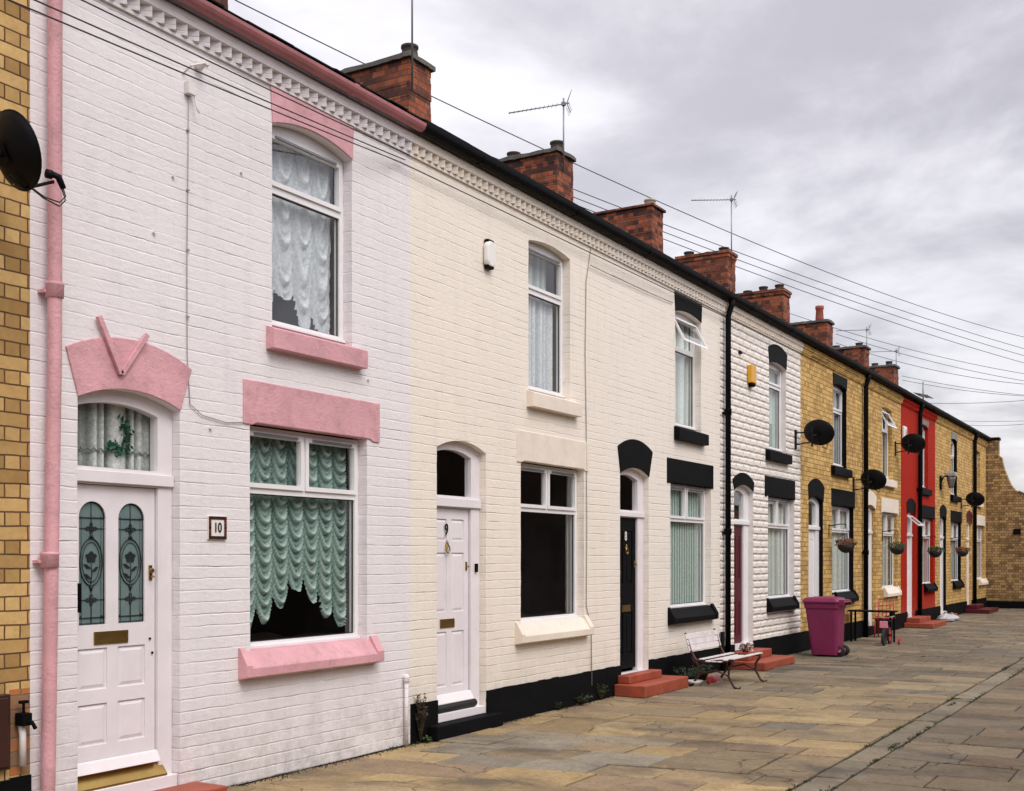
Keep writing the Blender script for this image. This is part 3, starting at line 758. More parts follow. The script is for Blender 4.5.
for k in range(150):
    u_ = rgo.random(); 
    if u_ < .5: cx_, cz_ = 5.45+.19*u_*2, 2.585+.02*math.sin(u_*12)
    else: cx_, cz_ = 5.60+.04*math.sin((u_-.5)*7), 2.60+.20*(u_-.5)*2
    sp_ = .034*(1-.5*abs(u_-.45)); cx_ += rgo.gauss(0,sp_*.6); cz_ += rgo.gauss(0,sp_*.6); an = rgo.uniform(0,6.28); L_ = rgo.uniform(.014,.030); w_ = L_*.38; yy_ = .150+rgo.uniform(-.012,.012)
    c_, s_ = math.cos(an), math.sin(an)
    orn.add([(cx_-c_*L_,yy_,cz_-s_*L_),(cx_-s_*w_,yy_-.004,cz_+c_*w_),(cx_+c_*L_,yy_,cz_+s_*L_),(cx_+s_*w_,yy_+.004,cz_-c_*w_)], [(0,1,2,3)])
orn.build('ornament', 'ornament', h10)
pipe(h10, [(4.87,-.14,5.90),(4.87,-.13,5.80),(4.85,-.08,5.66),(4.85,-.075,3.2),(4.80,-.075,.35),(4.79,-.075,.0)], .046, 'pink', [(4.85,-.075,3.55),(4.812,-.075,1.78)])
cable_on_wall(h10, [(6.07,-.01,5.30),(6.06,-.01,4.6),(6.05,-.012,4.0),(6.055,-.01,3.3),(6.08,-.012,2.95),(6.2,-.012,2.88),(6.45,-.012,2.85),(6.64,-.012,2.87)])
for zz in (5.0,4.55,4.1,3.6): MB().box(6.05,6.07,-.02,-.001,zz,zz+.012).build('cable_clip', 'gcable', h10)
bk = MB(); bk.tube([(6.02,-.005,5.42),(6.02,-.09,5.46),(6.14,-.10,5.52)], .009, 8); bk.lathe([(.03,-.012),(.042,-.03),(.02,-.08),(.034,-.095),(.02,-.11)], 6.16, 5.53, 14, axis='y'); bk.box(6.03,6.10,-.05,-.001,5.27,5.36); bk.tube([(6.10,-.03,5.30),(6.11,-.05,5.18),(6.14,-.05,5.15)], .007, 8); bk.build('cable_bracket', 'offwhite', h10, .004)
tl = MB().box(6.262,6.452,-.016,-.001,1.935,2.115).build('number_tile', 'white_cap', h10, .003)
bd = MB()
for i in range(7):
    for j in range(7):
        if 0 < i < 6 and 0 < j < 6: continue
        bd.box(6.264+i*.0268, 6.2895+i*.0268, -.0195, -.0162, 1.937+j*.0254, 1.9615+j*.0254, (i*3+j*5)%3)
bd.build('mosaic_border', [m_plain('dark_brown_glaze', (.045,.022,.018), .3, .2, .1), m_plain('red_brown_glaze', (.17,.035,.025), .3, .2, .1), m_plain('brown_glaze', (.09,.045,.035), .3, .2, .1)], tl)
text_mesh('house_number', '10', .105, (6.357,-.018,2.024), 'rubber', tl, .002)
wp = MB(); wp.tube([(8.773,-.035,0.0),(8.773,-.035,.66)], .02, 10); wp.lathe([(.02,.60),(.028,.605),(.03,.66),(.018,.68)], 8.773, -.035, 12); wp.build('vent_pipe', 'lilac', h10)
MB().box(5.12,5.135,.02,.05,1.42,1.62).build('door_hinge', 'black', h10)
for zz, xx in ((2.79,6.29),(4.62,5.92),(4.85,6.62),(3.42,8.23),(4.16,5.74)): MB().lathe([(.012,-.02),(.010,-.001)], xx, zz, 8, axis='y').build('wall_plug', 'offwhite', h10)

# No. 9
h9 = house(9, 8.88, 13.07, 'cream', 'cream painted terraced house with a white six panel door numbered 9', (9.326,10.239,0,0,''), (10.961,12.487,10.87,12.60,10.833,12.557), (11.133,12.123,11.09,12.27),
  dict(trim='creampaint', cur=cur_side(.22,'drape',n=3), ucur=cur_left, arch=None, uparch=None, uzs=5.39))
door_frame(h9, 9.326, 10.239, .10, 2.90, .095, 9.345, 10.075, 2.305, 2.43)
d9 = leaf_parts(h9, 9.35, 10.06, .33, 2.30, 'six', 'whitepaint'); knocker_set(d9, 9.35, 10.06, FY+.01, '9', 'black', xc=9.655, lz=1.12)
x = MB(); x.tube([(9.35,.06,.265),(10.10,.06,.265)], .042, 12); x.box(9.35,10.08,.04,.15,.222,.30); x.build('threshold', 'rubber', h9)
MB().prism([(.10,.40),(.085,.395),(.04,.315),(.04,.306),(.10,.306)], 'x', 9.35, 10.07).build('weatherboard', 'whitepaint', h9, .003)
MB().box(9.33,10.237,.0,.2,.142,.222).build('door_sill', 'whitepaint', h9, .004)
MB().box(9.14,10.37,-.14,.02,0,.14).build('step', 'blackmat', h9, .012)
b_ = MB().box(10.135,10.175,.055,.078,1.64,1.73); b_.build('doorbell', 'black', h9, .004)
cable_on_wall(h9, [(12.66,-.01,5.66),(12.52,-.012,5.2),(12.50,-.01,4.3),(12.53,-.01,3.4),(12.54,-.012,2.2),(12.53,-.01,1.2),(12.66,-.012,.9),(12.66,-.02,.2)], .006)

# No. 8
h8 = house(8, 13.07, 17.12, 'cream2', 'cream painted terraced house with black lintels and a black front door', (13.502,14.403,0,0,''), (15.154,16.731,15.026,16.81,15.054,16.786), (15.321,16.319,15.28,16.42),
  dict(trim='black', arch=(13.42,14.52,3.25,.13), uparch=(15.29,16.34,5.64,.0), cur=cur_vertical, ucur=cur_side(1,'drape',True,6), open=True))
door_frame(h8, 13.502, 14.403, .25, 2.90, .095, 13.52, 14.22, 2.33, 2.43)
d8 = leaf_parts(h8, 13.525, 14.215, .30, 2.325, 'four', 'black'); knocker_set(d8, 13.525, 14.215, FY+.01, '8', 'white_cap', xc=13.90)
MB().box(13.50,14.41,-.02,.2,.0,.249).build('threshold', 'offwhite', h8, .004)
sp = MB(); sp.box(13.38,14.40,-.20,-.021,.155,.262); sp.box(13.28,14.72,-.46,-.0215,0,.155); sp.build('step', 'tile', h8, .014)

# No. 7
h7 = house(7, 17.12, 21.33, 'cladding', 'terraced house clad in white rock faced blocks with a maroon front door', (17.746,18.662,0,0,''), (19.442,20.95,19.26,20.97,19.367,20.945), (19.496,20.453,19.3,20.55),
  dict(trim='black', arch=(17.66,18.70,3.06,.14), uparch=(19.44,20.50,5.50,.10), cur=cur_side(1,'drape',True,9), ucur=cur_side(1,'blind',True,5), uzs=5.22, reveal='offwhite', cornice='creampaint'))
door_frame(h7, 17.746, 18.662, .26, 2.90, .095, 17.90, 18.42, 2.33, 2.43, 'white')
d7 = leaf_parts(h7, 17.905, 18.415, .36, 2.325, 'four', 'maroon')
MB().box(17.75,18.65,.03,.2,.26,.36).build('threshold', 'white', h7, .004)
sp = MB(); sp.box(17.60,18.75,-.30,-.002,.13,.26); sp.box(17.45,19.0,-.62,-.003,0,.13); sp.build('step', 'tile', h7, .014)
pipe(h7, [(17.27,-.14,5.88),(17.27,-.13,5.78),(17.27,-.08,5.62),(17.27,-.075,.0)], .045, 'black', [(17.27,-.075,4.1),(17.27,-.075,2.2)])
MB().tube([(17.10,-.05,.0),(17.10,-.05,.62)], .035, 10).build('vent_pipe', 'black', h7)

# No. 6
h6 = house(6, 21.33, 25.85, 'yellow', 'yellow brick terraced house with black painted door and window surrounds behind the purple bin', (21.845,22.829,0,0,''), (23.479,25.167,23.42,25.25,23.659,25.235), (23.553,24.595,23.4,24.75),
  dict(trim='black', arch=(21.80,22.90,3.20,.15), uparch=(23.52,24.63,5.61,.0), cur=cur_side(1,'drape',True,7), ucur=cur_side(1,'voile',True,5), reveal='black'))
door_frame(h6, 21.845, 22.829, .20, 2.90, .095, 21.95, 22.60, 2.33, 2.43, 'white')
leaf_parts(h6, 21.955, 22.595, .30, 2.325, 'four', 'white'); MB().box(21.85,22.82,-.02,.2,.0,.199).build('threshold', 'blackmat', h6, .004)
# No. 5
h5 = house(5, 25.85, 29.72, 'yellow', 'yellow brick terraced house with white lintels and sills beside the red house', (26.15,27.1,0,0,''), (27.753,29.35,27.68,29.45,27.901,29.374), (27.753,28.773,27.6,28.95),
  dict(trim='creampaint', arch=(26.1,27.2,3.2,.12), uparch=None, cur=cur_side(1,'voile',True,7), ucur=cur_side(1,'voile',True,4), open=True))
door_frame(h5, 26.15, 27.1, .20, 2.90, .095, 26.25, 26.9, 2.33, 2.43, 'white')
leaf_parts(h5, 26.255, 26.895, .30, 2.325, 'four', 'white'); MB().box(26.16,27.09,-.02,.2,.0,.199).build('threshold', 'blackmat', h5, .004)
pipe(h5, [(25.93,-.14,5.88),(25.93,-.13,5.78),(25.93,-.08,5.62),(25.93,-.075,.0)], .052, 'black', [(25.93,-.075,3.6),(25.93,-.075,1.9)])
# No. 4
h4 = house(4, 29.72, 34.05, 'red', 'red painted terraced house between two yellow brick houses', (30.431,31.4,0,0,''), (32.267,33.80,32.2,33.95,32.500,33.916), (32.011,33.05,31.9,33.2),
  dict(trim='black', arch=(30.36,31.47,3.2,.14), uparch=(31.95,33.12,5.56,.0), ultrim='grey', cur=cur_side(1,'voile',True,6), ucur=cur_side(1,'lace',True,4)))
door_frame(h4, 30.431, 31.4, .20, 2.90, .095, 30.52, 31.2, 2.33, 2.43, 'white')
leaf_parts(h4, 30.525, 31.195, .30, 2.325, 'four', 'white'); MB().box(30.44,31.39,-.02,.2,.0,.199).build('threshold', 'offwhite', h4, .004)
sp = MB(); sp.box(30.25,31.6,-.36,-.021,.12,.24); sp.box(30.0,31.8,-.72,-.0215,0,.12); sp.build('step', 'tile', h4, .012)
pipe(h4, [(31.65,-.14,5.88),(31.65,-.13,5.78),(31.65,-.08,5.62),(31.65,-.075,.0)], .055, 'black', [(31.65,-.075,3.6)])
fl = MB(); a = R(50); yb, zb = .04, 2.86   # fanlight sash propped open
for (xa, xb, s0, s1) in ((30.53,31.19,.0,.05),(30.53,31.19,.36,.41),(30.53,30.58,.05,.36),(31.14,31.19,.05,.36)):
    vs = []
    for s_ in (s0,s1):
        for n_ in (0,.03):
            for xx in (xa,xb): vs.append((xx, yb - s_*math.sin(a) - n_*math.cos(a), zb - s_*math.cos(a) + n_*math.sin(a)))
    fl.add(vs, [(0,1,3,2),(4,6,7,5),(0,4,5,1),(2,3,7,6),(0,2,6,4),(1,5,7,3)])
fl.build('fanlight_sash', 'white', h4)
# No. 3
h3 = house(3, 34.05, 38.35, 'yellow', 'yellow brick terraced house with a white wall lamp, right of the red house', (34.746,35.65,0,0,''), (36.436,38.1,36.36,38.2,36.690,38.155), (36.436,37.421,36.3,37.55),
  dict(trim='black', arch=(34.68,35.72,3.2,.14), uparch=(36.4,37.46,5.6,.0), ultrim='grey', cur=cur_side(1,'voile',True,6), ucur=cur_side(1,'voile',True,4), reveal='black'))
door_frame(h3, 34.746, 35.65, .20, 2.90, .095, 34.84, 35.45, 2.33, 2.43, 'white')
leaf_parts(h3, 34.845, 35.445, .30, 2.325, 'four', 'white'); MB().box(34.75,35.64,-.02,.2,.0,.199).build('threshold', 'offwhite', h3, .004)
sp = MB(); sp.box(34.6,35.8,-.30,-.021,0,.13); sp.build('step', 'tile', h3, .012)
# No. 2
h2 = house(2, 38.35, 42.95, 'yellow', 'yellow brick terraced house with beige door at the far end against the end wall', (39.1,40.0,0,0,''), (41.083,42.55,41.0,42.7,41.391,42.799), (40.806,41.689,40.7,41.85),
  dict(trim='creampaint', arch=(39.05,40.08,3.2,.12), uparch=None, atrim='maroon', cur=cur_side(1,'voile',True,6), ucur=cur_side(1,'voile',True,4)))
door_frame(h2, 39.1, 40.0, .20, 2.90, .095, 39.2, 39.85, 2.33, 2.43, 'creampaint')
leaf_parts(h2, 39.205, 39.845, .30, 2.325, 'four', 'creampaint'); MB().box(39.11,39.99,-.02,.2,.0,.199).build('threshold', 'offwhite', h2, .004)
sp = MB(); sp.box(38.9,40.2,-.35,-.021,.13,.26); sp.box(38.7,40.6,-.75,-.0215,0,.13); sp.build('step', 'maroon', h2, .012)
pipe(h2, [(40.19,-.14,5.88),(40.19,-.13,5.78),(40.19,-.08,5.62),(40.19,-.075,.0)], .06, 'black', [(40.19,-.075,3.6)])

# chimneys on the party walls
PD = 'pot'
chimney(h10, 8.83, 9.36, 8.98, [(.5,.3,.2,PD)])
h10c = chimney(h9, 12.80, 13.325, 8.83, [(.35,.10,.16,PD),(.5,.72,.05,PD)])
chimney(h8, 17.03, 17.617, 8.81, [(.4,.10,.16,PD),(.5,.42,.06,PD),(.4,.80,.13,PD)])
chimney(h7, 20.95, 21.506, 8.88, [(.45,.12,.15,'palepot'),(.5,.55,.05,PD)], cap=.05, capmat='redbrick')
chimney(h6, 25.20, 25.72, 8.93, [(.5,.15,.12,PD),(.5,.45,.06,PD),(.5,.85,.14,PD)], cap=.07, capmat='redbrick')
chimney(h5, 29.28, 29.84, 8.86, [(.5,.15,.16,PD),(.5,.5,.16,PD),(.5,.85,.1,PD)], cap=.07, capmat='redbrick')
chimney(h4, 33.40, 34.0, 8.80, [(.5,.25,.45,'redpot')])
chimney(h3, 37.70, 38.33, 8.72, [(.5,.2,.12,PD),(.5,.8,.1,PD)])
chimney(h2, 41.85, 42.55, 8.70, [(.5,.2,.15,PD),(.5,.6,.12,PD)])

# ------------------------------------------------------------------ end wall closing the street
ew = thing('end_wall', (43.0,0,0), 'tall brown and yellow brick wall with a swept top closing the far end of the street', 'wall')
mb = MB()
prof = [(.6,0),(.6,5.92),(-.39,5.90),(-.39,5.38),(-.50,5.28),(-.52,5.1),(-.60,4.82),(-.70,4.55),(-.80,4.32),(-.92,4.16),(-1.05,4.05),(-1.25,3.95),(-1.8,3.86),(-9.0,3.8),(-11.5,3.8),(-11.5,0)]
mb.prism(prof, 'x', 43.0, 43.35); mb.build('wall', 'endbrick', ew)
MB().box(42.97,43.38,-.43,.6,5.905,6.0).build('coping', 'black', ew, .01)
cp = MB()
for i in range(10,14): 
    a, b = prof[i], prof[i+1]; cp.add([(42.97,a[0],a[1]+.002),(43.38,a[0],a[1]+.002),(43.38,b[0],b[1]+.002),(42.97,b[0],b[1]+.002),(42.97,a[0],a[1]+.06),(43.38,a[0],a[1]+.06),(43.38,b[0],b[1]+.06),(42.97,b[0],b[1]+.06)], [(0,1,2,3),(4,7,6,5),(0,3,7,4),(1,5,6,2)])
cp.build('coping', 'concrete', ew)
MB().box(42.97,43.0,-11.5,-.02,0,.26).build('plinth', 'blackmat', ew)
MB().box(42.985,43.0,-1.12,-.88,2.58,2.78).build('air_vent', 'black', ew)
# brick terrace on the other side (it is what the window panes reflect)
ob = thing('brick_building', (20,-11.6,0), 'plain dark brick building running along the opposite side of the street', 'building')
m_ = MB(); holes = []
for i in range(13):
    xx = -8+i*4.2; holes += [rect(xx+.4,xx+1.3,.1,3.0), rect(xx+2.0,xx+3.5,1.0,2.85), rect(xx+2.2,xx+3.2,3.7,5.3)]
loops = [rect(-9,47,0,5.9)]+holes; flat = [p for l in loops for p in l]
m_.add([(p[0],-11.6,p[1]) for p in flat], [tuple(t) for t in tessellate_polygon([[Vector((p[0],p[1],0)) for p in l] for l in loops])])
m_.box(-9,47,-12.2,-11.9,0,5.9); m_.build('wall', 'oppbrick', ob)
MB().prism([(-11.45,5.9),(-15.5,8.1),(-19.5,5.9)], 'x', -9, 47).build('roof', 'slate', ob)

# ------------------------------------------------------------------ ground
def flags(name, x_start, x_end, ya, yb, rw, sl, shear, cols, mat, zz, seed, gap=.022, far=None):
    rg = random.Random(seed); vs = []; fs = []; tint = []
    x = x_start
    while x < x_end:
        w = rg.uniform(*rw); y = ya + rg.uniform(0, .0); 
        y = ya
        first = True
        while y > yb+.001:
            L = rg.uniform(*sl)*(rg.uniform(.35,1) if first else 1); first = False
            y2 = max(yb, y-L)
            if y2-yb < .25: y2 = yb
            g = gap*rg.uniform(.25,1.0)
            def S(xx, yy, k=1.0): return xx - shear(xx)*yy
            jx = lambda: rg.uniform(-.014,.014)
            q = [(x+g/2+jx(), y-g/2), (x+w-g/2+jx(), y-g/2), (x+w-g/2+jx(), y2+g/2), (x+g/2+jx(), y2+g/2)]
            h0 = zz+rg.uniform(-.006,.006); tx = rg.uniform(-.012,.012); ty = rg.uniform(-.008,.008)
            o = len(vs); cx, cy = x+w/2, (y+y2)/2
            for (inset, dz) in ((.0,-.012),(.003,-.007),(.014,0.0)):
                for (px, py) in q:
                    ix = px + (inset if px < cx else -inset); iy = py + (inset if py < cy else -inset)
                    zt = h0+dz+tx*(px-cx)+ty*(py-cy)
                    vs.append((S(ix,iy), iy, zt if dz > -.01 else zz-.03))
            fs += [(o+8,o+9,o+10,o+11)]
            for l in (0,4): fs += [(o+l+i, o+l+(i+1)%4, o+l+4+(i+1)%4, o+l+4+i) for i in range(4)]
            c = rg.choice(cols); k = rg.uniform(.72,1.22)
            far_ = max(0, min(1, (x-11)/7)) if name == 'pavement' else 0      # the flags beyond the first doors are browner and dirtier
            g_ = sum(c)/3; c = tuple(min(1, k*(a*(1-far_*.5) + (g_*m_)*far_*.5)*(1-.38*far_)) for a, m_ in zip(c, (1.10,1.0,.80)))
            tint += [(*c,1)]*9
            y = y2
        x += w
    me = bpy.data.meshes.new(name); me.from_pydata(vs, [], fs); me.materials.append(M[mat])
    at = me.attributes.new('tint', 'FLOAT_COLOR', 'FACE')
    for i, c in enumerate(tint): at.data[i].color = c
    o = bpy.data.objects.new(name, me); C.objects.link(o); return tag(o, kind='structure')
OCH = [(.42,.30,.14),(.44,.32,.155),(.36,.26,.13),(.31,.225,.12),(.36,.27,.15),(.26,.225,.16),(.29,.22,.13),(.40,.295,.145),(.25,.225,.175),(.29,.205,.125)]
BRN = [(.20,.155,.10),(.18,.14,.09),(.22,.165,.10),(.16,.13,.09),(.20,.15,.095),(.175,.145,.105),(.23,.165,.105)]
shr = lambda x: .17*max(0, min(1, (26-x)/14))
flags('pavement', -10, 43.3, .0, -3.78, (.40,.66), (.45,.95), shr, OCH, 'flag', 0.0, 11)
flags('kerb', -10, 43.3, -3.79, -4.05, (.7,1.25), (.3,.3), lambda x: 0, [(.21,.185,.13),(.18,.16,.115),(.23,.195,.14),(.16,.14,.105)], 'flag', -.004, 5)
flags('road', -10, 43.3, -4.06, -11.5, (.50,.62), (.7,1.4), lambda x: 0, BRN, 'roadflag', -.006, 23, gap=.016)
g = MB(); g.add([(-400,-400,-.02),(400,-400,-.02),(400,400,-.02),(-400,400,-.02)], [(0,1,2,3)]); tag(g.build('ground', 'soil'), kind='structure')

# moss and grass in the joints: nobody could count it
ms = MB(); rg = random.Random(3)
def tuft(mb, x, y, z, r, h, n, rg, mi=0):
    for _ in range(n):
        a = rg.uniform(0,6.28); d = rg.uniform(0,r); px, py = x+d*math.cos(a), y+d*math.sin(a)
        hh = h*rg.uniform(.4,1); w = hh*rg.uniform(.12,.22)+.002; b = rg.uniform(0,6.28); le = rg.uniform(.1,.6)*hh
        tx, ty = px+le*math.cos(a), py+le*math.sin(a)
        mb.add([(px-w*math.cos(b),py-w*math.sin(b),z),(px+w*math.cos(b),py+w*math.sin(b),z),(tx,ty,z+hh)], [(0,1,2)], mi)
for _ in range(420):
    x_ = rg.uniform(5.5, 42); y_ = rg.choice([-3.785,-3.79,-4.055,-4.055])
    if math.sin(x_*1.7)+.6*math.sin(x_*4.1) < -.1: continue
    tuft(ms, x_, y_, -.012, .05, .028, 16, rg)
for (x_, y_, n_) in ((12.6,-3.7,3),(13.5,-3.8,5),(11.2,-4.0,4),(14.8,-3.9,4),(10.3,-4.05,4),(15.6,-3.85,3),(18.2,-2.6,3),(14.2,-2.9,4),(12.4,-1.6,2),(21.5,-2.2,3)):
    for _ in range(n_*4): tuft(ms, x_+rg.uniform(-.25,.25), y_+rg.uniform(-.015,.015), -.012, .025, .02, 10, rg)
for _ in range(260):
    x_ = rg.uniform(6.2, 42)
    if math.sin(x_*2.3)+math.sin(x_*5.3) < .1: continue
    tuft(ms, x_, -.03, -.005, .03, .035, 10, rg)
tag(ms.build('moss', 'moss'), 'low green moss and grass growing in the stone joints', 'moss', kind='stuff')
# gritty dirt along the wall foot
ds = MB()
for _ in range(2600):
    x_ = 4.8+abs(rg.gauss(0,1))*11; y_ = -abs(rg.gauss(0,.05))-.004
    s_ = rg.uniform(.002,.007); z_ = .004
    ds.add([(x_-s_,y_-s_,z_-.006),(x_+s_,y_-s_*.6,z_-.006),(x_,y_+s_,z_-.006),(x_,y_,z_+s_)], [(0,1,3),(1,2,3),(2,0,3)])
tag(ds.build('grit', 'soil'), 'dark grit and debris gathered along the foot of the house walls', 'grit', kind='stuff')

# ------------------------------------------------------------------ plants
def weed(x, y, label, kind='leaf', r=.1, h=.16, n=60, seed=1, up=False):
    rg = random.Random(seed); t = thing('weed', (x,y,0), label, 'weed'); mb = MB(); sm = MB()
    for k in range(int(n/6)):
        a = rg.uniform(0,6.28); hh = h*rg.uniform(.5,1.0); ex, ey = x+r*rg.uniform(.2,1)*math.cos(a), min(-.015, y+r*rg.uniform(.2,1)*math.sin(a))
        pts = [(x+(ex-x)*s_, y+(ey-y)*s_, hh*(1-(1-s_)**1.6)) for s_ in (0,.35,.7,1)]
        sm.tube(pts, .0025, 5)
        for _ in range(7):
            s_ = rg.uniform(.3,1.05); px, py, pz = x+(ex-x)*s_, y+(ey-y)*s_, hh*(1-abs(1-s_)**1.6)
            b = rg.uniform(0,6.28); L = rg.uniform(.018,.04); w = L*.35; dz = rg.uniform(-.3,.6)*L
            mb.add([(px,py,pz),(px+L*.5*math.cos(b)-w*math.sin(b),py+L*.5*math.sin(b)+w*math.cos(b),pz+dz*.6),(px+L*math.cos(b),py+L*math.sin(b),pz+dz),(px+L*.5*math.cos(b)+w*math.sin(b),py+L*.5*math.sin(b)-w*math.cos(b),pz+dz*.6)], [(0,1,2,3)])
    sm.build('stem', 'dryleaf', t); mb.build('foliage', kind, t)
weed(12.30,-.07, 'leafy green weed growing from the wall foot under the cream sill', 'leaf', .16, .13, 130, 1)
weed(12.86,-.05, 'weed standing at the foot of the thin pipe before the first red steps', 'leaf', .12, .20, 90, 2)
weed(11.75,-.05, 'small sprig by the black plinth left of the leafy weed', 'darkleaf', .07, .09, 50, 3)
weed(8.98,-.05, 'brown scraggly growth climbing the joint between the lilac and the cream house', 'dryleaf', .09, .50, 200, 4)
weed(9.05,-.07, 'green tuft at the foot of the joint between the lilac and the cream house', 'leaf', .08, .05, 90, 5)
weed(14.80,-.35, 'low weed beside the right end of the first red steps', 'leaf', .1, .07, 60, 6)
# ------------------------------------------------------------------ satellite dishes
def dish(loc, label, s=1.0, n=(.97,-.24), arm=True, wallx=0.0):
    t = thing('satellite_dish', loc, label, 'satellite dish', 'black satellite dishes on the house fronts')
    az = math.atan2(n[1], n[0]); el = R(22)
    Rm = Matrix.Rotation(az, 3, 'Z') @ Matrix.Rotation(-el, 3, 'Y')   # local x = facing direction
    L = Vector(loc)
    P_ = lambda x,y,z: tuple(L + Rm @ Vector((x,y,z)))
    mb = MB(); nr, na = 7, 36; vs = []
    for side in (0,1):
        for i in range(nr+1):
            r_ = i/nr
            for k in range(na):
                a = 2*math.pi*k/na; vs.append(P_(.09*s*r_*r_ - .02 - side*.006, .31*s*r_*math.cos(a), .245*s*r_*math.sin(a)))
    fs = []
    for side in (0,1):
        o = side*(nr+1)*na; fs += [(o+i*na+k, o+i*na+(k+1)%na, o+(i+1)*na+(k+1)%na, o+(i+1)*na+k) for i in range(nr) for k in range(na)]
    o2 = (nr+1)*na; fs += [(nr*na+k, nr*na+(k+1)%na, o2+nr*na+(k+1)%na, o2+nr*na+k) for k in range(na)]
    mb.add(vs, fs, 0, True); mb.tube([P_(.09*s-.02,.31*s*math.cos(2*math.pi*k/36),.245*s*math.sin(2*math.pi*k/36)) for k in range(37)], .007, 6); mb.build('reflector', 'dish', t)
    b = MB(); Wd = lambda x,y,z: (L.x+x, L.y+y, L.z+z)
    b.tube([P_(-.03,0,0), P_(-.09,0,-.01), Wd(-.12,.06,-.05)], .022, 10); b.tube([Wd(-.12,.06,-.25),Wd(-.12,.06,.12)], .017, 10)
    b.tube([Wd(-.12,.06,-.16),(L.x-.12,-.01,L.z-.2)], .013, 8); b.tube([Wd(-.12,.06,.02),(L.x-.12,-.01,L.z+.02)], .013, 8)
    b.box(L.x-.17,L.x-.07,-.02,-.001,L.z-.28,L.z+.08)
    b.lathe([(.07,-.02),(.07,.0)], 0, 0, 4); b.build('bracket', 'dish', t, .002)
    pl = MB(); pl.add([P_(-.035,-.07*s,-.07*s),P_(-.035,.07*s,-.07*s),P_(-.035,.07*s,.07*s),P_(-.035,-.07*s,.07*s)], [(0,1,2,3)])
    for (a_, c_) in ((-.05,.05),(.05,.05),(0,-.2)):
        p = Vector(P_(-.03,a_*s,c_*s)); pl.add([tuple(p+Vector(q)*.007) for q in ((1,0,0),(-1,0,0),(0,1,0),(0,-1,0),(0,0,1),(0,0,-1))], [(0,2,4),(2,1,4),(1,3,4),(3,0,4),(2,0,5),(1,2,5),(3,1,5),(0,3,5)], 1)
    pl.build('back_plate', ['dish','metal'], t)
    ar = MB(); p0, p1 = P_(.03,0,-.235*s), P_(.24*s,0,-.225*s); ar.tube([P_(-.03,0,-.14*s), p0, p1], .011, 8); ar.build('arm', 'dish', t)
    ln = MB(); ln.tube([P_(.21*s,0,-.165*s), P_(.245*s,0,-.18*s)], .028, 12); ln.tube([P_(.245*s,0,-.175*s), P_(.285*s,0,-.20*s), P_(.29*s,0,-.28*s)], [.02,.022,.018], 10); ln.build('receiver_head', 'dish', t)
    cb = MB()
    for e in (.0, .02):
        cb.tube([P_(.29*s,e,-.28*s), P_(.285*s,e,-.33*s-e), P_(.23*s,e,-.36*s-e), P_(.14*s,e,-.31*s), P_(.08*s,e*.5,-.24*s)], .0045, 6)
    cb.build('cable', 'cable', t)
    return t
dish((4.30,-.36,4.24), 'black satellite dish nearest the camera, on the yellow brick at the left edge', .93)
dish((21.12,-.38,4.10), 'large black satellite dish on the yellow brick next to the white clad house')
dish((25.25,-.38,3.46), 'black satellite dish beside the downpipe under an open upstairs window', .95)
dish((29.22,-.38,4.59), 'black satellite dish on the red painted wall')
dish((38.2,-.38,3.60), 'farthest black satellite dish, beside the last downpipe', .95)

# ------------------------------------------------------------------ alarm boxes, wall lamp, vents
t = thing('alarm_box', (10.231,0,5.02), 'white alarm box with black ends on the cream wall', 'alarm box')
a = MB(); a.prism([(10.165,4.93),(10.165,5.11),(10.20,5.155),(10.30,5.155),(10.335,5.11),(10.335,4.93),(10.30,4.885),(10.20,4.885)], 'y', -.075, -.005); a.build('casing', 'white_cap', t, .035, 4)
for zz in (4.865, 5.125):
    b = MB(); b.box(10.19,10.31,-.062,-.003,zz,zz+.05); b.build('end_cap', 'black', t, .012)
t = thing('alarm_box', (18.428,0,4.87), 'small yellow alarm box on the white clad wall', 'alarm box')
MB().box(18.36,18.60,-.085,-.004,4.72,5.02).build('casing', 'yel', t, .015, 3); MB().lathe([(.05,4.66),(.07,4.69),(.05,4.72)], 18.48, -.045, 10).build('siren', 'black', t)
t = thing('alarm_box', (29.95,0,4.95), 'white alarm box above the dish on the red wall', 'alarm box')
MB().box(29.80,30.10,-.08,-.004,4.80,5.12).build('casing', 'white_cap', t, .03, 3)
text_mesh('emblem', 'B', .2, (29.95,-.083,4.96), 'metal', t, .004)
t = thing('wall_lamp', (34.9,0,4.05), 'pale square headed street lamp fixed to the brick between the upstairs windows', 'lamp')
l = MB(); l.box(34.78,35.08,-.42,-.12,4.14,4.26); l.build('lamp_head', 'palepot', t, .02); l = MB(); l.lathe([(.06,3.80),(.08,3.86),(.12,4.05),(.13,4.139)], 34.93, -.27, 12); l.build('lamp_bowl', 'metal', t)
l = MB(); l.tube([(34.72,0,3.9),(34.72,-.10,4.12),(34.8,-.2,4.16)], .022, 8); l.box(34.66,34.78,-.05,-.001,3.75,4.15); l.build('bracket', 'black', t)
for (vx, vz, lb) in ((18.0,5.17,'small black wall vent under the eaves of the white clad house'),):
    t = thing('wall_vent', (vx,0,vz), lb, 'vent'); v = MB(); v.box(vx-.06,vx+.07,-.03,-.001,vz-.02,vz+.025); v.build('cover', 'black', t, .005)

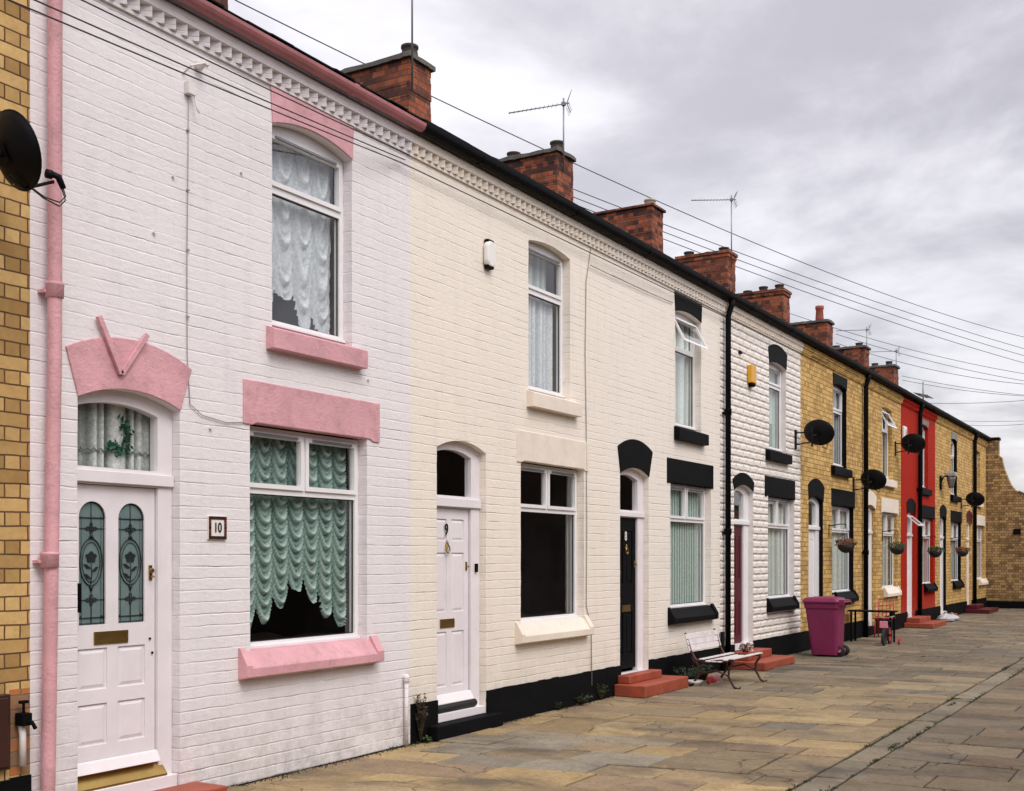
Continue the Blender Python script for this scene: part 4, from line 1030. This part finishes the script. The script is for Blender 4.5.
# ------------------------------------------------------------------ hanging baskets
def basket(x, y, z, label, seed, fl):
    rg = random.Random(seed); t = thing('hanging_basket', (x,y,z), label, 'hanging basket', 'hanging baskets on the house fronts')
    b = MB(); b.lathe([(.03,z-.17),(.10,z-.14),(.155,z-.08),(.175,z)], x, y, 18); b.build('basket', 'rubber', t)
    br = MB(); br.tube([(x-.12,-.001,z+.38),(x-.06,y*.7,z+.42),(x,y,z+.42)], .010, 6); br.tube([(x-.12,-.004,z+.15),(x-.12,-.004,z+.42)], .010, 6)
    for k in range(3): br.tube([(x,y,z+.42),(x+.2*math.cos(k*2.1),y+.2*math.sin(k*2.1),z)], .003, 5)
    br.build('bracket', 'black', t)
    p = MB(); fl_ = MB()
    for _ in range(420):
        a = rg.uniform(0,6.28); r_ = .21*math.sqrt(rg.random()); px, py, pz = x+r_*math.cos(a), y+r_*math.sin(a), z+rg.uniform(-.03,.13)*(1.2-r_*3)
        L = rg.uniform(.02,.045); b_ = rg.uniform(0,6.28); c_ = rg.uniform(-1,1)
        (fl_ if rg.random() < fl else p).add([(px,py,pz),(px+L*math.cos(b_),py+L*math.sin(b_),pz+L*c_),(px+L*.4*math.cos(b_+1.2),py+L*.4*math.sin(b_+1.2),pz+L*.8)], [(0,1,2)])
    p.build('foliage', 'leaf', t)
    if fl_.v: fl_.build('flower', 'flower', t)
basket(23.35,-.32,2.05, 'hanging basket with red flowers before the window behind the purple bin', 1, .3)
basket(27.9,-.32,2.02, 'hanging basket before the white silled window of the yellow house', 2, .06)
basket(32.4,-.32,1.95, 'hanging basket at the window of the red house', 3, .0)
basket(36.5,-.32,1.98, 'hanging basket with reddish leaves at the window right of the red house', 4, .35)

# ------------------------------------------------------------------ wheelie bin
t = thing('wheelie_bin', (20.85,-.66,0), 'purple wheelie bin standing on the flags by the white clad wall', 'bin')
def ring(x0,x1,y0,y1,z,r=.05):
    pts = []
    for (cx,cy,a0) in ((x1-r,y1-r,0),(x0+r,y1-r,90),(x0+r,y0+r,180),(x1-r,y0+r,270)):
        for k in range(4): a = R(a0+30*k); pts.append((cx+r*math.cos(a), cy+r*math.sin(a), z))
    return pts
def loft(mb, rings, mi=0, cap=True, sm=True):
    n = len(rings[0]); vs = [p for r_ in rings for p in r_]
    mb.add(vs, [(i*n+k, i*n+(k+1)%n, (i+1)*n+(k+1)%n, (i+1)*n+k) for i in range(len(rings)-1) for k in range(n)], mi, sm)
    if cap: o = len(mb.v)-len(vs); mb.f += [tuple(o+k for k in range(n)), tuple(o+(len(rings)-1)*n+k for k in range(n))]; mb.m += [mi]*2; mb.smooth += [False]*2
bx = lambda z: (20.62-.05*z, 21.08+.05*z, -.97-.02*z, -.50+.12*z)
b = MB(); loft(b, [ring(*bx(.03),.03,.04), ring(*bx(.06),.06,.05), ring(*bx(.30),.30), ring(*bx(.86),.86), ring(*[q+d for q,d in zip(bx(.87),(-.015,.015,-.015,.015))],.875), ring(*[q+d for q,d in zip(bx(.96),(-.015,.015,-.015,.015))],.965)], sm=False)
b.build('body', 'bin', t, .008)
l = MB(); q = bx(1.0)
loft(l, [ring(q[0]-.03,q[1]+.03,q[2]-.02,q[3]+.03,.968), ring(q[0]-.035,q[1]+.035,q[2]-.025,q[3]+.035,1.0), ring(q[0],q[1],q[2]+.02,q[3],1.055), ring(q[0]+.08,q[1]-.08,q[2]+.1,q[3]-.08,1.075)], sm=False)
l.box(q[0]+.06,q[1]-.06,q[2]-.10,q[2]+.05,.985,1.03); l.build('lid', 'bin', t, .008)
hd = MB(); hd.tube([(q[0]+.03,q[2]-.10,.99),(q[1]-.03,q[2]-.10,.99)], .016, 10)
for xx in (q[0]+.05,q[1]-.05): hd.box(xx-.012,xx+.012,q[2]-.11,q[2]+.02,.93,1.0)
hd.build('handle', 'bin', t, .004)
for xx in (20.70, 21.0):
    w = MB(); w.lathe([(.06,xx-.002),(.1,xx),(.1,xx+.045),(.06,xx+.047)], -.985, .10, 20, axis='x'); wo = w.build('wheel', 'rubber', t)
    MB().lathe([(.05,xx-.006),(.02,xx-.012)], -.985, .10, 12, axis='x').build('hub', 'bin', wo)
MB().tube([(20.60,-1.0,.10),(21.1,-1.0,.10)], .012, 8).build('axle', 'metal', t)

t.location.x -= .12; t.location.y += .05
# ------------------------------------------------------------------ garden bench
X0, X1 = 14.80, 16.02
t = thing('garden_bench', (15.4,-.7,0), 'slatted white bench with scrolled maroon iron ends beside the red steps', 'bench')
for xx in (X0+.06, X1-.06):
    e = MB()
    e.tube([(xx,-1.10,.0),(xx,-1.06,.03),(xx,-.985,.16),(xx,-.99,.27),(xx,-1.04,.34),(xx,-1.06,.385)], [.022,.018,.017,.017,.018,.02], 8)
    e.tube([(xx,-.42,.0),(xx,-.46,.03),(xx,-.55,.16),(xx,-.55,.28),(xx,-.50,.38)], [.022,.018,.017,.017,.018], 8)
    e.tube([(xx,-1.06,.385),(xx,-.85,.375),(xx,-.62,.345),(xx,-.50,.38),(xx,-.43,.50),(xx,-.35,.74)], .018, 8)
    e.tube([(xx,-.985,.17),(xx,-.8,.24),(xx,-.55,.17)], .012, 8)
    e.tube([(xx,-1.10,.0),(xx,-1.14,.005),(xx,-1.15,.03)], .015, 8)
    e.tube([(xx,-.42,.50),(xx,-.60,.60),(xx,-.84,.60),(xx,-.92,.54),(xx,-.88,.48)] if False else [(xx,-.46,.42),(xx,-.47,.36),(xx,-.5,.33)], .014, 8)
    e.build('end_frame', 'iron', t)
for k, yy in enumerate((-1.04,-.955,-.87,-.785,-.70,-.61)):
    zz = .40 - (.045 if 2 <= k <= 4 else .02 if k in (1,5) else 0)
    MB().box(X0,X1,yy-.034,yy+.034,zz,zz+.018).build('seat_slat', 'slat', t, .005)
for k, (yy, zz) in enumerate(((-.405,.53),(-.385,.61),(-.362,.69))):
    s_ = MB(); a = R(18); hh = .036
    s_.prism([(yy-hh*math.sin(a)-.008,zz-hh),(yy+hh*math.sin(a)-.008,zz+hh),(yy+hh*math.sin(a)-.024,zz+hh),(yy-hh*math.sin(a)-.024,zz-hh)], 'x', X0, X1)
    s_.build('back_slat', 'slat', t, .004)

# pots, shoes and things under the bench
def potplant(x, y, label, pr, ph, kind, seed, n, fr, fmat=None, z0=0.0, sp=.0):
    rg = random.Random(seed); t = thing('potted_plant', (x,y,z0), label, 'potted plant'); b = MB()
    b.lathe([(pr*.7,z0),(pr,z0+ph*.8),(pr*1.08,z0+ph*.82),(pr*1.08,z0+ph),(pr*.9,z0+ph),(pr*.85,z0+ph*.9)], x, y, 16); b.build('pot', 'rubber' if not fmat else 'redpot', t)
    p = MB(); f = MB()
    for _ in range(n):
        a = rg.uniform(0,6.28); r_ = fr*math.sqrt(rg.random()); px, py, pz = x+r_*math.cos(a), y+r_*math.sin(a), z0+ph+rg.uniform(-.02,.09)
        py = min(py, -.03); L = rg.uniform(.02,.05); b_ = rg.uniform(0,6.28); c_ = rg.uniform(-.5,1)
        (f if (fmat and rg.random() < .45) else p).add([(px,py,pz),(px+L*math.cos(b_),py+L*math.sin(b_),pz+L*c_),(px+L*.5*math.cos(b_+1.1),py+L*.5*math.sin(b_+1.1),pz+L*.7)], [(0,1,2)])
    p.build('foliage', kind, t)
    if fmat: f.build('flower', fmat, t)
potplant(15.15,-.26,'dark leafy potted plant against the plinth behind the bench', .12,.12,'darkleaf',1,260,.2)
potplant(15.70,-.24,'second dark potted plant, under the right half of the bench', .11,.11,'darkleaf',2,200,.16)
potplant(17.75,-.20,'red and white flowers in a pot on the upper red step by the maroon door', .07,.05,'leaf',3,160,.10,'pflower',.26)
t = thing('bowl', (14.95,-.42,0), 'white bowl on the flags left of the bench', 'bowl'); MB().lathe([(.07,0.004),(.11,.05),(.125,.075),(.11,.075),(.09,.03)], 14.95, -.45, 18).build('dish', 'white_cap', t)
for (x_, y_, lb, mt) in ((15.35,-.55,'pink red shoe on the flags under the bench','redplastic'),(15.62,-.52,'pale pink shoe on the flags under the bench','pinkplastic')):
    t = thing('shoe', (x_,y_,0), lb, 'shoe'); s_ = MB()
    loft(s_, [ring(x_-.13,x_+.13,y_-.045,y_+.045,.002,.04), ring(x_-.13,x_+.13,y_-.045,y_+.045,.03,.04), ring(x_-.12,x_+.08,y_-.04,y_+.04,.06,.035), ring(x_-.115,x_+.0,y_-.035,y_+.035,.10,.03)]); s_.build('upper', mt, t)
    MB().box(x_-.125,x_+.125,y_-.046,y_+.046,.0,.012).build('sole', 'white_cap', t, .005)

# ------------------------------------------------------------------ black table, red chair, child's bicycle
t = thing('garden_table', (24.6,-.55,0), 'narrow black table standing out from the yellow brick wall behind the child bicycle', 'table')
tp = MB()
for k in range(4): tp.box(24.40+k*.11,24.49+k*.11,-1.02,-.06,.64,.67)
tp.build('tabletop', 'black', t, .005)
for (xx, yy) in ((24.44,-.95),(24.78,-.95),(24.44,-.14),(24.78,-.14)): MB().box(xx-.018,xx+.018,yy-.018,yy+.018,0,.64).build('leg', 'black', t)
MB().box(24.44,24.78,-.97,-.93,.58,.63).build('rail', 'black', t)
t = thing('garden_chair', (26.6,-.45,0), 'small red framed chair beyond the black table', 'chair')
cx, cy = 26.2, -.42
for (dx, dy) in ((-.18,-.18),(.18,-.18),(-.18,.18),(.18,.18)): MB().tube([(cx+dx,cy+dy,0),(cx+dx*.9,cy+dy*.9,.44 if dx < 0 else .84)], .014, 8).build('leg', 'redplastic', t)
MB().box(cx-.2,cx+.2,cy-.2,cy+.2,.42,.45).build('seat', 'redplastic', t, .01)
bk_ = MB()
for k in range(5): bk_.tube([(cx+.17,cy-.16+k*.08,.45),(cx+.19,cy-.16+k*.08,.84)], .008, 6)
for zz in (.56,.70,.84): bk_.tube([(cx+.18,cy-.18,zz),(cx+.18,cy+.18,zz)], .010, 6)
bk_.build('backrest', 'redplastic', t)
t = thing('child_bicycle', (23.9,-1.0,0), "small child's bicycle with pink panel and red wheels beside the black table", 'bicycle')
bx_, by_ = 23.75, -1.0
def wheel(cx, cy, r, mt, parent):
    w = MB(); w.tube([(cx+r*math.cos(2*math.pi*k/24)*.25, cy+r*math.cos(2*math.pi*k/24)*.0+0*k, r+r*math.sin(2*math.pi*k/24)) for k in range(25)], .018, 8)
    return w
# the bicycle stands end-on: its axis runs nearly along the street
for (x_, mt, nm) in ((23.62,'rubber','wheel'),(24.25,'redplastic','wheel')):
    r_ = .15; w = MB(); w.tube([(x_+r_*math.cos(2*math.pi*k/24), by_+.06*(x_-23.9)-.0, r_+.02+r_*math.sin(2*math.pi*k/24)) for k in range(25)], .022, 8)
    wo = w.build(nm, 'rubber', t); s_ = MB(); s_.lathe([(.12,by_-.012+.06*(x_-23.9)),(.125,by_+.0+.06*(x_-23.9)),(.12,by_+.012+.06*(x_-23.9))], x_, r_+.02, 18, axis='y'); s_.build('rim', mt, wo)
for s_ in (-1,1):
    sw = MB(); sw.lathe([(.055,by_+s_*.17-.015),(.075,by_+s_*.17-.012),(.075,by_+s_*.17+.012),(.055,by_+s_*.17+.015)], 24.25, .075, 16, axis='y'); sw.build('stabiliser', 'redplastic', t)
fr = MB(); fr.tube([(24.25,by_,.17),(24.0,by_,.22),(23.75,by_,.42),(23.71,by_,.50)], .016, 8); fr.tube([(24.0,by_,.22),(24.07,by_,.44)], .014, 8); fr.tube([(23.62,by_-.03,.17),(23.68,by_-.03,.42)], .012, 8); fr.tube([(23.62,by_+.03,.17),(23.68,by_+.03,.42)], .012, 8); fr.build('frame', 'maroon', t)
hb = MB(); hb.tube([(23.71,by_,.48),(23.70,by_,.56),(23.74,by_-.20,.60)], .011, 8); hb.tube([(23.70,by_,.56),(23.74,by_+.20,.60)], .011, 8); hb.build('handlebar', 'metal', t)
MB().box(23.63,23.65,by_-.08,by_+.08,.36,.50).build('number_plate', 'pinkplastic', t, .008)
sd = MB(); loft(sd, [ring(23.98,24.2,by_-.06,by_+.06,.44,.05), ring(23.97,24.2,by_-.065,by_+.065,.475,.05), ring(24.0,24.18,by_-.04,by_+.04,.49,.03)]); sd.build('saddle', 'black', t)
MB().tube([(24.0,by_-.09,.19),(24.0,by_+.09,.25)], .012, 8).build('pedal_axle', 'black', t)

# bags at the far steps
for (x_, y_, s_, lb) in ((33.3,-.42,.20,'crumpled silver plastic bag by the far red steps'),(33.9,-.48,.16,'smaller crumpled white bag right of the silver bag')):
    t = thing('plastic_bag', (x_,y_,0), lb, 'bag'); rg = random.Random(int(x_*10)); mb = MB(); rings = []
    for (rr, zz) in ((.7,.003),(1.15,.06),(1.2,.16),(.9,.26),(.4,.33),(.12,.37),(.22,.44)):
        rings.append([(x_+s_*rr*1.3*math.cos(2*math.pi*k/16)*rg.uniform(.88,1.12), y_+s_*rr*math.sin(2*math.pi*k/16)*rg.uniform(.88,1.12), zz*s_*3.2*(rg.uniform(.93,1.07) if zz > .01 else 1)) for k in range(16)])
    loft(mb, rings, sm=False); mb.build('bag_body', 'bag', t)

# ------------------------------------------------------------------ aerials
def aerial(x, y, z0, z1, label, az=180, L=.9, boom=True, el=6):
    t = thing('tv_aerial', (x,y,z0), label, 'aerial'); 
    MB().tube([(x,y,z0-.35),(x,y,z1)], .014, 8).build('mast', 'metal', t)
    if boom:
        b = MB(); zz = z1-.10; d = Vector((math.cos(R(az)), math.sin(R(az)), -math.tan(R(el)))); pr = Vector((-d.y, d.x, 0)).normalized(); o = Vector((x,y,zz))
        b.tube([o-d*.10, o+d*L], .010, 6)
        for k in range(12):
            p = o+d*(.12+k*(L-.14)/11); w = .085-.003*k
            b.tube([p-pr*w, p+pr*w], .004, 5)
        for s_ in (-1,1):
            b.tube([o-d*.06+Vector((0,0,0)), o-d*.12+Vector((0,0,s_*.17))+pr*.0], .006, 5)
            for k in range(4): q = o-d*(.07+.015*k)+Vector((0,0,s_*(.04+.04*k))); b.tube([q-pr*.16, q+pr*.16], .004, 5)
        b.box(x-.03,x+.03,y-.03,y+.03,zz-.03,zz+.03); bo = b.build('boom', 'metal', t)
aerial(12.79,2.84,8.6,11.2,'tall bare aerial mast strapped to the nearest whole chimney', boom=False)
aerial(17.2,2.86,8.75,9.68,'television aerial with a long boom on the second chimney', 128, .95, el=12)
aerial(25.35,2.86,8.9,10.22,'television aerial on the fourth chimney with stay wire', 125, .95, el=2)
aerial(38.0,2.9,8.7,9.35,'small aerial on the chimney beyond the red chimney pot', 122, 1.0, el=2)
aerial(42.2,2.9,8.7,9.3,'farthest small aerial, on the last chimney', 122, 1.0, el=2)
t = thing('tv_aerial', (34.9,.5,6.3), 'small spiky aerial low on the far roof edge', 'aerial')
b = MB(); b.tube([(34.9,.5,6.2),(34.9,.5,6.95)], .02, 6); b.tube([(34.5,.5,6.5),(35.5,.5,6.55)], .015, 6)
for k in range(5): b.tube([(34.55+k*.2,.3,6.5),(34.55+k*.2,.7,6.6)], .012, 5)
b.build('mast', 'metal', t)
# ------------------------------------------------------------------ overhead wires
def wire(a, b, sag, label, r=.010, grp='overhead wires crossing the sky', pts=None):
    a, b = Vector(a), Vector(b); n = 28
    mb = MB(); P_ = pts or [tuple(a.lerp(b, i/n) - Vector((0,0,4*sag*(i/n)*(1-i/n)))) for i in range(n+1)]
    mb.tube(P_, r, 5); tag(mb.build('overhead_wire', 'cable'), label, 'wire', grp)
wire((12.58, 6, 10.23), (48, -0.61, 10.31), 0.54, 'highest wire, passing behind the two nearest whole chimneys')
wire((18.52, 6, 9.93), (48, -0.61, 9.86), 0.22, 'top wire of the bundle of three behind the second chimney')
wire((18.52, 6, 9.77), (48, -0.61, 9.59), 0.22, 'middle wire of the bundle of three behind the second chimney')
wire((18.52, 6, 9.65), (48, -0.61, 9.31), 0.24, 'bottom wire of the bundle of three behind the second chimney')
wire((39.41, 7, 10.87), (50, -0.36, 9.19), 0.24, 'thin wire over the chimney with the red pot')
wire((41.99, 5, 9.99), (50, -0.36, 8.9), 0.14, 'thick wire starting beside the chimney with the red pot')
wire((41.99, 5, 9.66), (50, -0.36, 8.77), 0.22, 'thin wire just under the thick one at the right edge')
wire((52.72, 5, 9.91), (55, 0.26, 8.98), 0.08, 'upper of two close wires above the far roof end')
wire((52.72, 5, 9.73), (55, 0.26, 8.94), 0.10, 'lower of two close wires above the far roof end')
wire((56.75, 5, 9.16), (55, 0.26, 8.74), 0.06, 'level wire above the red house roof')
wire((66.98, 5, 9.35), (60, 0.88, 8.38), 0.02, 'faint wire low over the last roof')
wire((68.53, 5, 9.28), (60, 0.88, 8.23), 0.06, 'faintest lower wire low over the last roof')
# telephone wires running close to the house fronts
wire((3.6,-.82,4.90),(8.652,-.05,5.527),.01,'lowest of the wires crossing the upper front of the lilac house', .0055, 'wires close to the house fronts')
wire((3.9,-.68,5.05),(8.73,-.05,5.57),.01,'middle wire crossing the upper front of the lilac house', .0055, 'wires close to the house fronts')
wire((4.4,-.42,5.345),(8.767,-.08,5.62),.01,'wire running just under the dentils of the lilac house', .0055, 'wires close to the house fronts')
wire((8.652,-.05,5.527),(21.3,-.07,5.63),.0,'wire pinned under the cornice of the two cream houses', .006, 'wires close to the house fronts')
wire((12.60,-.03,5.42),(15.2,-.02,5.45),.01,'short wire on the cream wall from the bracket to the black lintel', .005, 'wires close to the house fronts')

# ------------------------------------------------------------------ world: overcast sky
w = bpy.data.worlds.new('World'); bpy.context.scene.world = w; w.use_nodes = True
nt = w.node_tree; nt.nodes.clear(); t = NT(nt)
SUN_EL, SUN_AZ = R(50), R(-112)     # azimuth measured from +X, the sun stands behind the camera, over the street
sky = t.n('ShaderNodeTexSky', sky_type='NISHITA'); sky.sun_disc = False; sky.sun_elevation = SUN_EL; sky.sun_rotation = math.pi/2 - SUN_AZ
sky.air_density = 1.0; sky.dust_density = 3.0
bg1 = t.n('ShaderNodeBackground', inp={0: sky.outputs[0], 1: .05}).outputs[0]
tc = t.n('ShaderNodeTexCoord').outputs['Generated']
sep = t.n('ShaderNodeSeparateXYZ', inp={0: tc})
# project on a cloud layer
zz = t.math('ADD', t.math('MAXIMUM', sep.outputs[2], 0.0), .16)
cv = t.n('ShaderNodeCombineXYZ', inp={0: t.math('DIVIDE', sep.outputs[0], zz), 1: t.math('DIVIDE', sep.outputs[1], zz), 2: 0.0}).outputs[0]
n1 = t.noise(cv, 1.6, 8, .56, .3); n2 = t.noise(cv, .55, 4, .5, .3)
cl = t.math('ADD', t.math('MULTIPLY', n1, .62), t.math('MULTIPLY', n2, .38))
fac = t.n('ShaderNodeMapRange', interpolation_type='SMOOTHSTEP', inp={0: cl, 1: .41, 2: .58, 3: 0.0, 4: 1.0}).outputs[0]
col = t.mix(fac, (.62,.575,.592), (1.0,.95,.96))
# darker toward the far end of the street, brighter overhead and behind the camera
dv = t.n('ShaderNodeVectorMath', operation='DOT_PRODUCT', inp={0: tc, 1: (.95,-.22,.0)}).outputs['Value']
dk = t.math('MULTIPLY', t.ramp(dv, .60, .93, 0, 1), t.ramp(sep.outputs[2], .0, .16, .45, 1.0))
col = t.mix(t.math('MULTIPLY', dk, t.math('SUBTRACT', .66, t.math('MULTIPLY', fac, .30))), col, (.33,.295,.31))
dv2 = t.n('ShaderNodeVectorMath', operation='DOT_PRODUCT', inp={0: tc, 1: (math.cos(SUN_EL)*math.cos(SUN_AZ), math.cos(SUN_EL)*math.sin(SUN_AZ), math.sin(SUN_EL))}).outputs['Value']
stg = t.math('ADD', t.ramp(dv2, .1, 1.0, 0, .7), 1.0)
hz = t.ramp(sep.outputs[2], -.02, .01, .25, 1)
bg2 = t.n('ShaderNodeBackground', inp={0: col, 1: t.math('MULTIPLY', stg, hz)}).outputs[0]
ad = t.n('ShaderNodeAddShader', inp={0: bg1, 1: bg2}).outputs[0]
o = t.n('ShaderNodeOutputWorld'); nt.links.new(ad, o.inputs[0])
sl = bpy.data.lights.new('sun', 'SUN'); so = bpy.data.objects.new('sun', sl); C.objects.link(so)
sl.energy = 1.6; sl.angle = R(30); sl.color = (1.0,.96,.91)
dirv = Vector((math.cos(SUN_EL)*math.cos(SUN_AZ), math.cos(SUN_EL)*math.sin(SUN_AZ), math.sin(SUN_EL)))
so.rotation_euler = dirv.to_track_quat('Z','Y').to_euler(); so.location = (0,-20,20)
sc = bpy.context.scene
sc.view_settings.view_transform = 'Standard'; sc.view_settings.look = 'None'; sc.view_settings.exposure = 0; sc.view_settings.gamma = 1
sc.render.resolution_x = 1024; sc.render.resolution_y = 791
try:
    sc.cycles.max_bounces = 8; sc.cycles.transparent_max_bounces = 12
except Exception: pass
